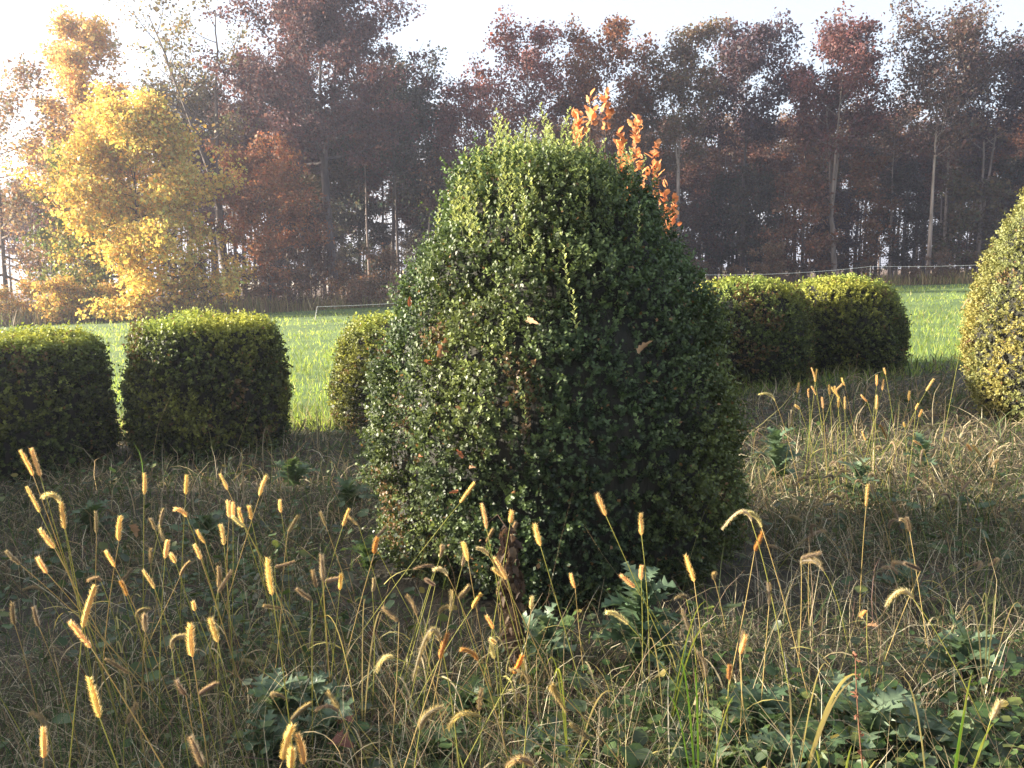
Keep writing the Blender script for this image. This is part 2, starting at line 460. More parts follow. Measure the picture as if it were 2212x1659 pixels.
# understory
und = [grow(70 + i, H, .14, rc, nl, leaf=.2, nprim=16, nsec=4, thick=.012, shape='ball', el=(12, 60), clump=.45) for i, (H, rc, nl) in enumerate(((6.5, 2.2, 3600), (5, 1.9, 3000), (8, 2.3, 4000)))]
ucol = [OLV, (.11, .07, .05), (.20, .10, .05), (.075, .065, .045), (.16, .08, .05), PUR, DRB, DGR]

for i in range(64):
    Y = 49 + 26 * rg.uniform()
    x = (-.30 + .95 * (i + rg.uniform()) / 64) * Y
    s = rg.uniform(.7, 1.15)
    px = 1106 + x / Y * FPX
    if (470 < px < 900 and rg.uniform() < .3) or (px > 1500 and rg.uniform() < .12): continue
    plant_tree("understory_tree", "low leafy tree under the tall crowns, " + zone(x, Y), "tree", "low trees under the tall crowns", x, Y, und[i % 3],
               np.array(ucol[rg.integers(8)]) * rg.uniform(.8, 1.1), (.7, .65, .65), rg.uniform(0, 6.28), (s, s, s * rg.uniform(.8, 1.2)))
# shrubs along the edge of the wood
shr = [grow(80 + i, H, .05, rc, nl, leaf=.14, nprim=16, nsec=4, thick=.010, shape='ball', el=(15, 65), clump=.26) for i, (H, rc, nl) in enumerate(((2.2, 1.3, 1700), (1.6, 1.2, 1500), (2.8, 1.4, 2000)))]
for i in range(40):
    u = (i + rg.uniform()) / 40
    x = -30 + 66 * u
    Y = float(woodline(x)) + rg.uniform(-1.5, 2.0)
    if x < -17:
        lab, c = "low orange-yellow shrub at the foot of the yellow trees", np.array((.46, .32, .10)) * rg.uniform(.8, 1.2)
        g = "orange-yellow shrubs under the yellow trees"
        Y -= 3
    else:
        lab, c = "low brown shrub at wood's foot, " + zone(x, Y), np.array((.17, .11, .07)) * rg.uniform(.7, 1.2)
        g = "dull brown shrubs at the foot of the wood"
    s = rg.uniform(.6, 1.0) * (1.0 if x < 0 else .75)
    plant_tree("shrub", lab, "shrub", g, x, Y, shr[i % 3], c, (.8, .75, .7), rg.uniform(0, 6.28), (s * 1.2, s * 1.2, s))
# two small green bushes in the yellow trees
for k, (px, py, Y, s, lab) in enumerate(((205, 630, 40, 1.25, "green leafy bush low under the broad yellow tree"), (175, 500, 42.5, 1.9, "taller yellow-green bush at the broad yellow tree's outer side"))):
    x = (px - 1106) / FPX * Y
    plant_tree("shrub", lab, "shrub", "green bushes under the yellow trees", x, Y, shr[2], (.17, .20, .05), (.7, .7, .7), 1.3 * k, (s * .8, s * .8, s * (1 if k == 0 else 1.25)))

# ------------------------------------------------------------------ clipped boxwoods


def revolve(prof, n_az=40, inset=0.0, seed=0, lump=.04):
    prof = np.asarray(prof, float)
    z = np.linspace(prof[0, 0], prof[-1, 0], 22); r = np.maximum(np.interp(z, prof[:, 0], prof[:, 1]) - inset, .01)
    z = np.minimum(z, prof[-1, 0] - inset)
    a = np.arange(n_az) / n_az * 2 * math.pi
    P = np.stack([r[:, None] * np.cos(a), r[:, None] * np.sin(a), np.broadcast_to(z[:, None], (22, n_az))], -1)
    P[..., :2] *= (1 + lump * vnoise(seed, P.reshape(-1, 3), 2.6).reshape(22, n_az))[..., None]
    i = np.arange(21)[:, None] * n_az; j = np.arange(n_az)[None]; j2 = (j + 1) % n_az
    F = np.stack([i + j, i + j2, i + n_az + j2, i + n_az + j], -1).reshape(-1, 4)
    return mesh_np("core", P.reshape(-1, 3), [F, np.arange(n_az)[None] + 21 * n_az, np.arange(n_az)[::-1][None]], None, True)


def boxleaves(prof, n, m, leaf, seed, tmpl, dark, light, lump=.04, new=.15, hole=-.62, sprig=.055, olive=0.0, bump=.0, beta=(1.2, 6.5)):
    """short leafy sprigs over a clipped shape"""
    rg = np.random.default_rng(seed); prof = np.asarray(prof, float)
    # walk down the profile incl. the top disc
    zz, rr = [], []
    for (z0, r0), (z1, r1) in zip(prof[:-1], prof[1:]):
        k = max(2, int(math.hypot(z1 - z0, r1 - r0) / .01)); t = np.arange(k) / k
        zz.append(z0 + (z1 - z0) * t); rr.append(r0 + (r1 - r0) * t)
    zz = np.concatenate(zz); rr = np.concatenate(rr)
    nz, nr = -np.gradient(rr), np.gradient(zz)
    w = (rr + .02) * np.hypot(nz, nr); w /= w.sum()
    i = rg.choice(len(zz), int(n * 1.35), p=w)
    a = rg.uniform(0, 2 * math.pi, len(i))
    ca, sa = np.cos(a), np.sin(a)
    P = np.stack([rr[i] * ca, rr[i] * sa, zz[i]], 1)
    ln = np.hypot(nz[i], nr[i]) + 1e-9
    N = np.stack([nr[i] / ln * ca, nr[i] / ln * sa, nz[i] / ln], 1)
    P[:, :2] *= (1 + lump * vnoise(seed, P, 2.6))[:, None]
    patch = vnoise(seed + 6, P, 3.2)
    h = vnoise(seed + 1, P, 7.0) + .45 * vnoise(seed + 2, P, 17.0)
    P += N * (.018 * vnoise(seed + 3, P, 9.0) + bump * vnoise(seed + 4, P, 5.0) + rg.normal(0, .012, len(P)))[:, None]
    deep = np.clip((hole - h) * 3, 0, 1)
    keep = rg.uniform(size=len(P)) > deep * .8
    P, N, h, patch = P[keep][:n], N[keep][:n], h[keep][:n], patch[keep][:n, None]
    q = len(P)
    ins = rg.uniform(0, .06, q)
    D = norm(N * .75 + np.array([0, 0, .55]) + rg.normal(0, .38, (q, 3)))
    L = sprig * rg.lognormal(0, .35, q) * (1 + .35 * np.clip(N[:, 2], 0, 1))
    t = (np.arange(m) + .5) / m
    base = P - N * ins[:, None]
    LP = base[:, None] + D[:, None] * (L[:, None] * t[None])[..., None] + rg.normal(0, .004, (q, m, 3))
    ref = norm(np.cross(D, rdir(q, rg))); ref2 = np.cross(D, ref)
    an = np.arange(m) * 1.9 + rg.uniform(0, 6.28, q)[:, None]
    side = np.cos(an)[..., None] * ref[:, None] + np.sin(an)[..., None] * ref2[:, None]
    A = side * .8 + D[:, None] * .75
    NN = D[:, None] * .9 - side * .4 + rg.normal(0, .25, (q, m, 3))
    sz = leaf * rg.lognormal(0, .2, (q, m)) * (1.05 - .25 * t)[None]
    V, F, k = leaves(LP.reshape(-1, 3), A.reshape(-1, 3), NN.reshape(-1, 3), sz.ravel(), tmpl)
    mixv = np.clip(rg.beta(*beta, (q, 1)) + .25 * (t ** 2)[None] * rg.uniform(0, 1, (q, 1)) + new * np.clip(N[:, 2:3], 0, 1) ** 1.5 * rg.uniform(.2, 1.2, (q, 1)) + olive + .16 * np.clip(patch - .35, 0, 1), 0, 1)  # paler on upward faces: new growth, plus sunlit tops painted into the tint
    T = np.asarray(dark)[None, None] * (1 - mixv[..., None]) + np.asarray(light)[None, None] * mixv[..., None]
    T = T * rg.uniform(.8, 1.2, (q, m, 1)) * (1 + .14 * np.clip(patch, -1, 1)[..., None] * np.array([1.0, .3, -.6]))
    dead = (vnoise(seed + 7, P, 6.0) > 1.15)[:, None] & (rg.uniform(size=(q, m)) < .5)
    T[dead] = np.array((.16, .10, .045))
    br = rg.uniform(size=(q, m)) < .012
    T[br] = (.22, .12, .05)
    return mesh_np("foliage", V, F, np.repeat(T.reshape(-1, 3), k, 0))


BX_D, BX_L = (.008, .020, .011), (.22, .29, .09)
PM = [(z_ * .972, r_ * np.interp(z_, [0, .3, .7, 1.5, 2.0, 2.2], [.86, .90, .935, .955, .92, .86])) for z_, r_ in [(-.05, .78), (.05, .86), (.15, .95), (.3, .972), (.55, .985), (.8, .965), (1.04, .905), (1.28, .82), (1.52, .715), (1.75, .595), (1.95, .475), (2.06, .40), (2.13, .30), (2.165, .17), (2.17, .0)]]
XM, YM = 0.20, 4.42
main = empty("boxwood_bush", (XM, YM, float(gz(XM, YM))), "huge egg-shaped clipped boxwood towering in the middle of the picture", "bush", "clipped boxwoods")
link("core", revolve(PM, inset=.075, seed=5), M_twig_shade, main)
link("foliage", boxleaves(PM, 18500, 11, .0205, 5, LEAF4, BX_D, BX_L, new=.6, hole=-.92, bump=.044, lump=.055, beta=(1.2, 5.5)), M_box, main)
# upright pale shoots over the crown of the big bush, each one a part


def shoot_mesh(seed, L, n):
    rg = np.random.default_rng(seed); b = MB()
    s = np.linspace(0, 1, 5)
    P = np.stack([.012 * np.sin(s * 2 + seed), .01 * s ** 2, L * s], 1)
    b.tube(P, .0016 * (1.2 - s), 4, (.10, .12, .03))
    t = np.linspace(.12, 1, n); LP = np.stack([np.interp(t, s, P[:, a]) for a in range(3)], 1)
    an = np.arange(n) * 1.57 + (np.arange(n) // 2) * .3
    A = np.stack([np.cos(an) * .75, np.sin(an) * .75, np.full(n, .8)], 1)
    V, F, k = leaves(LP, A, np.stack([-np.cos(an), -np.sin(an), np.full(n, .8)], 1), .026 * rg.uniform(.75, 1.2, n) * (1.1 - .4 * t), LEAF6)
    c = np.array((.42, .47, .18)) * rg.uniform(.8, 1.2, (n, 1))
    b.add(V, F, np.repeat(c, k, 0)); return b.mesh("shoot")


shm = [shoot_mesh(i, L, n) for i, (L, n) in enumerate(((.15, 14), (.19, 18), (.24, 22), (.12, 12)))]
rg = np.random.default_rng(21)
for i in range(230):
    a = rg.uniform(0, 6.28) if i < 120 else rg.normal(3.6, .7)
    z = 1.45 + .60 * rg.uniform() ** .3
    r = np.interp(z, [p[0] for p in PM], [p[1] for p in PM]) if z < 2.0 else .34 * math.sqrt(rg.uniform())
    if z >= 2.0: z = np.interp(r, [0, .14, .25, .34], [2.11, 2.10, 2.07, 2.0])
    o = link("shoot", shm[rg.integers(4)], M_box, main, (r * math.cos(a), r * math.sin(a), z - .015))
    o.rotation_euler = (rg.normal(0, .14), rg.normal(0, .14), rg.uniform(0, 6.28)); o.scale = (rg.uniform(.7, 1.2),) * 3
for z, a, k in ((1.42, -1.50, 2), (1.28, -1.47, 1), (1.9, -2.1, 2), (1.15, -1.85, 1), (1.7, -2.25, 1), (.95, -1.75, 0), (.85, -1.72, 1)):
    r = np.interp(z, [p[0] for p in PM], [p[1] for p in PM])
    o = link("shoot", shm[k], M_box, main, (r * math.cos(a), r * math.sin(a), z)); o.rotation_euler = (.15, 0, a)

# clipped round drums of the hedge row
PD = [(-.04, .70), (.06, .76), (.25, .79), (.5, .79), (.75, .775), (.95, .75), (1.08, .725), (1.16, .69), (1.20, .60), (1.212, .4), (1.218, 0)]
PD2 = [(-.04, .74), (.08, .80), (.3, .83), (.55, .83), (.8, .79), (1.0, .73), (1.13, .66), (1.22, .56), (1.27, .40), (1.29, .2), (1.295, 0)]
dr = [(boxleaves(p, 6800, 7, .034, s, LEAF4, (.008, .018, .008), (.34, .38, .085), lump=.022, new=1.1, hole=-1.1), revolve(p, inset=.06, seed=s, lump=.022)) for p, s in ((PD, 31), (PD2, 32))]  # strong pale tops: the sun's glow on the drums put into leaf colour
G_ROW = "round clipped boxwood drums of the hedge row"


def drum(x, y, k, label, rot=0, s=(1, 1, 1), group=G_ROW):
    e = empty("boxwood_bush", (x, y, float(gz(x, y))), label, "bush", group)
    e.rotation_euler = (0, 0, rot); e.scale = s
    link("core", dr[k][1], M_twig_shade, e); link("foliage", dr[k][0], M_boxfar, e)
    return e


drum(-4.30, 7.35, 0, "dark clipped boxwood drum cut off by the picture's edge, first of the hedge row", .5, (.93, .93, .94))
drum(-2.77, 7.7, 0, "dark flat-topped boxwood drum standing whole, next to the bright grass strip", 2.1, (.86, .86, .95))
drum(-1.05, 8.9, 1, "sunlit boxwood half hidden behind the huge egg-shaped bush", 4.0, (.97, .97, .86))
drum(2.98, 10.9, 1, "boxwood drum with glowing yellow-green top right beside the huge bush", 1.2, (.97, .97, .95))
drum(4.56, 11.8, 1, "boxwood drum with glowing top at the open end beside the sunny field", 3.1, (.98, .98, .95))
for x, y in ((.62, 8.75), (1.35, 10.0)):
    drum(x, y, 1, "boxwood drum wholly hidden behind the huge egg-shaped bush", x)
for x, y, k in ((-6.3, 7.5, 0), (-8.0, 7.2, 0), (-5.0, 5.6, 0), (-4.4, 3.9, 0), (-4.2, 2.3, 0), (-6.6, 5.9, 1), (-6.2, 3.4, 1)):
    drum(x, y, k, "clipped boxwood drum of the nursery rows beyond the picture's edge", x, (1, 1, 1), "boxwood drums beyond the edge")
XC, YC = 5.27, 7.9
cone = empty("boxwood_bush", (XC, YC, float(gz(XC, YC))), "pale golden sunlit boxwood cone, only its edge inside the picture", "bush", "clipped boxwoods")
cone.scale = (1, 1, 1)
PC = [(z * 1.13, r * 1.04) for z, r in PM]
link("core", revolve(PC, inset=.075, seed=9, lump=.03), M_twig_shade, cone)
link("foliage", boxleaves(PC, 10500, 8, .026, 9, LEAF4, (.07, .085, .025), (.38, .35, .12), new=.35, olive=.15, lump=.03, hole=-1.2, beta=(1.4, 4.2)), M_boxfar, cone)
BUSHES = [(XM, YM, .93), (-4.30, 7.35, .78), (-2.77, 7.7, .72), (-1.12, 8.9, .78), (3.22, 11, .78), (4.68, 11.8, .78), (XC, YC, .9)]


def clear(x, y):
    ok = np.ones(len(x), bool)
    for bx, by, r in BUSHES: ok &= np.hypot(x - bx, y - by) > r
    ok &= (np.hypot(x - XM, y - YM) > 1.22) | (rg.uniform(size=len(x)) < .35)
    return ok


# ------------------------------------------------------------------ grass (stuff)


def ribbons(x, y, az, e0, droop, L, w, k=5, z0=0.0, twist=None, rng=R):
    """curved tapering blades -> V, F"""
    n = len(x); s = np.linspace(0, 1, k)
    L = np.minimum(L, np.median(L) * 2.0)                   # no freak lengths
    e = e0[:, None] - droop[:, None] * s[None, :] ** 1.3
    st = (L / (k - 1))[:, None]
    dh = np.cos(e) * st; dz = np.sin(e) * st
    h = np.concatenate([np.zeros((n, 1)), np.cumsum(dh[:, :-1], 1)], 1); z = np.concatenate([np.zeros((n, 1)), np.cumsum(dz[:, :-1], 1)], 1)
    bend = rng.normal(0, .35, n)[:, None] * s[None] ** 2
    a = az[:, None] + bend
    g = gz(x, y)
    C = np.stack([x[:, None] + h * np.cos(a), y[:, None] + h * np.sin(a), np.maximum(g[:, None] + z0 + z, g[:, None] + .01)], -1)
    ta = az + math.pi / 2 + (rng.normal(0, .5, n) if twist is None else twist)
    S = np.stack([np.cos(ta), np.sin(ta), rng.normal(0, .4, n)], -1)
    ww = w[:, None] * np.clip(1.15 - s[None] ** 1.6, .08, 1)
    Lf = C - S[:, None] * ww[..., None] / 2; Rt = C + S[:, None] * ww[..., None] / 2
    V = np.stack([Lf, Rt], 2).reshape(-1, 3)
    i = (np.arange(n)[:, None] * 2 * k + np.arange(k - 1)[None] * 2).ravel()
    return V, np.stack([i, i + 1, i + 3, i + 2], -1), 2 * k


def pick(n, palette, p, rng, var=.2):
    pal = np.array(palette); c = pal[rng.choice(len(pal), n, p=np.array(p) / sum(p))]
    return c * rng.uniform(1 - var, 1 + var, (n, 1))


# the sunny field
rg = np.random.default_rng(101)
n = 62000
Y = 1 / rg.uniform(1 / 47.5, 1 / 7.9, n); X = rg.uniform(-1, 1, n) * (.65 * Y + 1.8)
nn = vnoise(4, np.stack([X, Y], 1), .5)
ok = clear(X, Y) & (Y > fieldline(X) + .5 * nn) & (Y < woodline(X))
X, Y, nn = X[ok], Y[ok], nn[ok]; n = len(X)
L = rg.lognormal(0, .35, n) * (.10 + .03 * nn) * (1 + .5 * np.exp(-(Y - fieldline(X)) / 1.5))
V, F, k = ribbons(X, Y, rg.uniform(0, 6.28, n), rg.normal(1.25, .25, n), rg.uniform(.2, 1.5, n), np.maximum(L, .05), np.maximum(.005, Y * .00085) * rg.uniform(.6, 1.4, n), 3, rng=rg)
streak = vnoise(8, np.stack([X * .15, Y], 1), 1.3)[:, None]  # faint shadow bands across the field put into the tint, with uneven grass tone
T = pick(n, [(.235, .315, .066), (.30, .36, .09), (.17, .24, .055), (.38, .36, .16)], [5, 3, 3, 1], rg) * (1 + .22 * streak) * (1 + .12 * vnoise(9, np.stack([X, Y], 1), .35)[:, None])
tag(link("field_grass", mesh_np("field_grass", V, F, np.repeat(T, k, 0)), M_grass), None, None, None, "stuff")

# tall straw-coloured weeds along the foot of the wood
n = 13000
X = rg.uniform(-32, 34, n); Y = woodline(X) + rg.uniform(-2.2, 1.2, n) - np.where(X < -14, 3.0 * rg.uniform(size=n), 0)
L = rg.lognormal(0, .3, n) * np.where(X < -10, .75, .5)
V, F, k = ribbons(X, Y, rg.uniform(0, 6.28, n), rg.normal(1.35, .15, n), rg.uniform(.1, .9, n), L, rg.uniform(.03, .06, n), 3, rng=rg)
T = pick(n, [(.36, .28, .13), (.24, .22, .08), (.20, .13, .07), (.16, .18, .05)], [4, 2, 2, 2], rg)
tag(link("tall_dry_weeds", mesh_np("tall_dry_weeds", V, F, np.repeat(T, k, 0)), M_dry), None, None, None, "stuff")


def near_xy(n, y0=1.5, y1=9.6, pw=1.0):
    Y = 1 / (1 / y1 + (1 / y0 - 1 / y1) * rg.uniform(0, 1, n) ** pw); X = -(.63 * Y + 1.8) + rg.uniform(0, 1, n) * (1.26 * Y + 3.2)
    ok = clear(X, Y) & (Y < np.maximum(fieldline(X) + .9, 8.6)); return X[ok], Y[ok]


# dry tangled grass of the foreground
X, Y = near_xy(69000)
P2 = np.stack([X, Y], 1)
d1 = vnoise(11, P2, 1.3)
leafy = np.clip((X - .3) * 1.2, -.6, 1) * np.clip((3.1 - Y), -.5, 1) + .45 * d1          # the leafy weeds lie near and to the right
ok = rg.uniform(size=len(X)) > np.clip(.15 + .55 * leafy, 0, .75)
X, Y, d1 = X[ok], Y[ok], d1[ok]; n = len(X)
L = rg.lognormal(0, .45, n) * (.21 + .05 * d1) * np.where((X < .25) & (Y < 3.3), 1.3, 1.0)
V, F, k = ribbons(X, Y, rg.uniform(0, 6.28, n), rg.normal(.85, .42, n), rg.uniform(.6, 3.2, n), L, np.maximum(.0026, Y * .00075) * rg.uniform(.6, 1.7, n), 5, rng=rg)
T = pick(n, [(.30, .25, .15), (.13, .105, .07), (.07, .055, .04), (.50, .45, .31), (.075, .10, .04), (.13, .08, .065)], [3.5, 2, 2.5, 4.5, 6, 1.5], rg, .25)
tag(link("dry_grass", mesh_np("dry_grass", V, F, np.repeat(T, k, 0)), M_dry), None, None, None, "stuff")
# long fine stalks criss-crossing the dry grass
X, Y = near_xy(4200); n = len(X)
V, F, k = ribbons(X, Y, rg.uniform(0, 6.28, n), rg.uniform(.2, 1.4, n), rg.uniform(0, .6, n), rg.lognormal(0, .3, n) * .36, np.maximum(.0018, Y * .0005) * rg.uniform(.8, 1.3, n), 4, rng=rg)
T = pick(n, [(.40, .32, .18), (.25, .17, .10), (.28, .27, .10)], [3, 2, 2], rg)
tag(link("dry_stalks", mesh_np("dry_stalks", V, F, np.repeat(T, k, 0)), M_dry), None, None, None, "stuff")
# extra low growth farther out, before the hedge row
X, Y = near_xy(31000, 4.2, 13.5); n = len(X)
V, F, k = ribbons(X, Y, rg.uniform(0, 6.28, n), rg.normal(.8, .4, n), rg.uniform(.4, 2.6, n), rg.lognormal(0, .4, n) * np.where(Y > 8.5, .24, .18), np.maximum(.004, Y * .0011) * rg.uniform(.6, 1.6, n), 4, rng=rg)
T = pick(n, [(.09, .115, .04), (.06, .09, .03), (.15, .12, .07), (.34, .28, .17), (.09, .065, .045)], [4, 3, 3, 4, 1], rg, .25)
tag(link("low_growth", mesh_np("low_growth", V, F, np.repeat(T, k, 0)), M_dry), None, None, None, "stuff")
# green blades
X, Y = near_xy(30000); P2 = np.stack([X, Y], 1)
ok = rg.uniform(size=len(X)) < .55 + .4 * vnoise(12, P2, .9)
X, Y = X[ok], Y[ok]; n = len(X)
V, F, k = ribbons(X, Y, rg.uniform(0, 6.28, n), rg.normal(1.05, .35, n), rg.uniform(.4, 2.4, n), rg.lognormal(0, .35, n) * .21, np.maximum(.003, Y * .0008) * rg.uniform(.6, 1.5, n), 5, rng=rg)
T = pick(n, [(.07, .125, .035), (.045, .09, .03), (.13, .18, .05), (.07, .11, .06)], [4, 3, 2, 2], rg, .25)
tag(link("green_grass", mesh_np("green_grass", V, F, np.repeat(T, k, 0)), M_grass), None, None, None, "stuff")
# low broad-leaved ground cover
X, Y = near_xy(52000, 1.5, 9.0, .9); P2 = np.stack([X, Y], 1)
leafy = np.clip((X - .1) * 1.0, -.3, 1) * np.clip((3.2 - Y), -.3, 1) + .5 * vnoise(13, P2, 1.5)
ok = rg.uniform(size=len(X)) < np.clip(np.where(Y < 3.4, np.where(X < .1, .12, .45), .30) + .7 * leafy, .05, 1)
X, Y = X[ok], Y[ok]; n = len(X)
P3 = np.stack([X, Y, gz(X, Y) + .03 + .20 * rg.beta(1.6, 2.2, n)], 1)
az = rg.uniform(0, 6.28, n)
A = np.stack([np.cos(az), np.sin(az), rg.normal(0, .25, n)], 1); N = np.array([0, 0, 1.0]) + rg.normal(0, .38, (n, 3))
V, F, k = leaves(P3, A, N, rg.lognormal(0, .38, n) * .027, LEAFROUND)
T = pick(n, [(.040, .075, .020), (.06, .10, .028), (.10, .12, .03), (.05, .07, .035), (.20, .16, .04)], [5, 4, 2, 3, .5], rg, .25)
tag(link("ground_cover", mesh_np("ground_cover", V, F, np.repeat(T, k, 0)), M_weed), None, None, None, "stuff")

# ------------------------------------------------------------------ foxtails
CROP = {'L': (0, 1050, 1.9067), 'C': (800, 1150, 2.1544), 'R': (1600, 1150, 2.1542), 'P': (1700, 600, 2.5523)}


def pxof(c, x, y):
    ox, oy, s = CROP[c]
    return (ox + x / s) * 2212 / 2560, (oy + y / s) * 2212 / 2560


def bez(P0, P1, P2, n):
    t = np.linspace(0, 1, n)[:, None]
    return P0 * (1 - t) ** 2 + 2 * P1 * t * (1 - t) + P2 * t ** 2


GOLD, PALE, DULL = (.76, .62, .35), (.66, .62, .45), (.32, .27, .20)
rf = np.random.default_rng(500)
FOX = []


def foxtail(tip, base, foot, label, group, tone=GOLD, nod=0.0, green=False, fat=1.0):
    """tip, base of the seed head and foot of the stem, all points of the place"""
    e = empty("foxtail_grass", tuple(foot), label, "grass", group)
    o = foot
    tip, base = tip - o, base - o; foot = np.zeros(3)
    # stem
    mid = (foot + base) / 2 + np.array([rf.normal(0, .015), rf.normal(0, .02), .02])
    if nod: mid = foot * .35 + base * .65 + (base - tip) * .25 + np.array([0, 0, .03])
    S = bez(foot - np.array([0, 0, .03]), mid, base, 9)
    b = MB(); sc = (.30, .30, .07) if rf.uniform() < .6 or green else (.40, .31, .12)
    b.tube(S, np.linspace(.0019, .0011, 9), 5, sc)
    link("stem", b.mesh("stem", True), M_dry, e)
    # head along a small arc
    hl = np.linalg.norm(tip - base)
    up = norm(S[-1] - S[-3])
    c1 = base + up * hl * (.5 + .35 * nod) if nod else (tip + base) / 2 + rf.normal(0, .003, 3)
    n = 9
    H = bez(base, c1, tip, n); s = np.linspace(0, 1, n)
    fat *= rf.uniform(.72, 1.05); tone = np.array(tone) * rf.uniform(.82, 1.1) * np.array([1, rf.uniform(.93, 1.05), rf.uniform(.85, 1.1)])
    rad = .0047 * fat * np.array([.45, .85, 1, 1.03, 1, .95, .85, .66, .3]) * (hl / .075) ** .4
    b = MB(); b.tube(H, rad, 7, np.array(tone) * .75)
    hd = link("seed_head", b.mesh("seed_head", True), M_seed, e)
    m = 560
    t = rf.uniform(0, .98, m)
    Q = np.stack([np.interp(t, s, H[:, a]) for a in range(3)], 1); rq = np.interp(t, s, rad)
    D = np.gradient(H, axis=0); D = norm(np.stack([np.interp(t, s, D[:, a]) for a in range(3)], 1))
    W = norm(np.cross(D, rdir(m, rf)))
    r0 = Q + W * rq[:, None] * .8
    ln = rf.uniform(.007, .015, m) * fat
    tip_ = r0 + norm(W * .8 + D * .75) * ln[:, None]
    sd = norm(np.cross(W, D)) * .00052 * (1.0 if hl > .05 else .8)
    V = np.stack([r0 - sd, r0 + sd, tip_], 1).reshape(-1, 3)
    T = np.repeat(np.array(tone) * np.array([1.15, 1.12, 1.0]) * rf.uniform(.8, 1.2, (m, 1)), 3, 0)
    br = link("bristles", mesh_np("bristles", V, np.arange(3 * m).reshape(-1, 3), T), M_bristle, hd)
    br['kind'] = "stuff"
    # one or two leaf blades
    for _ in range(rf.integers(1, 3)):
        f = rf.uniform(.08, .55); i = int(f * 8); a = rf.uniform(0, 6.28); L = rf.uniform(.10, .22)
        q = S[i]; sp = np.linspace(0, 1, 7); el = rf.uniform(.5, 1.2) - rf.uniform(1.2, 2.8) * sp
        B = q + np.stack([np.cumsum(np.cos(el)) * math.cos(a), np.cumsum(np.cos(el)) * math.sin(a), np.cumsum(np.sin(el))], 1) * L / 6
        sdv = np.array([-math.sin(a), math.cos(a), rf.normal(0, .3)]) * .0028
        w = np.clip(1.1 - sp ** 1.5, .06, 1)[:, None]
        V = np.stack([B - sdv * w, B + sdv * w], 1).reshape(-1, 3)
        j = np.arange(6) * 2
        tn = np.array((.34, .30, .10) if rf.uniform() < .5 else (.42, .34, .19)) * rf.uniform(.8, 1.15)
        link("blade", mesh_np("blade", V, np.stack([j, j + 1, j + 3, j + 2], -1), np.tile(tn, (14, 1)), True), M_dry, e)
    return e


def fox(c, tx, ty, bx, by, fx, fy, d, label, tone=GOLD, nod=0.0, group="foxtails in front of the huge bush", fat=1.0):
    tip = at(*pxof(c, tx, ty), d - .01); base = at(*pxof(c, bx, by), d)
    lo = at(*pxof(c, fx, fy), d + .02)
    dv = lo - base
    if dv[2] > -.02: dv = np.array([.02, 0, -.2])
    k = (base[2] - float(gz(base[0], d))) / -dv[2]
    k = max(k, 0.05)
    foot = base + dv * k
    off = foot[0] - base[0]
    if abs(off) > .75: foot[0] = base[0] + math.copysign(.75, off)
    foot[2] = float(gz(foot[0], foot[1]))
    return foxtail(tip, base, foot, label, group, tone, nod, fat=fat)


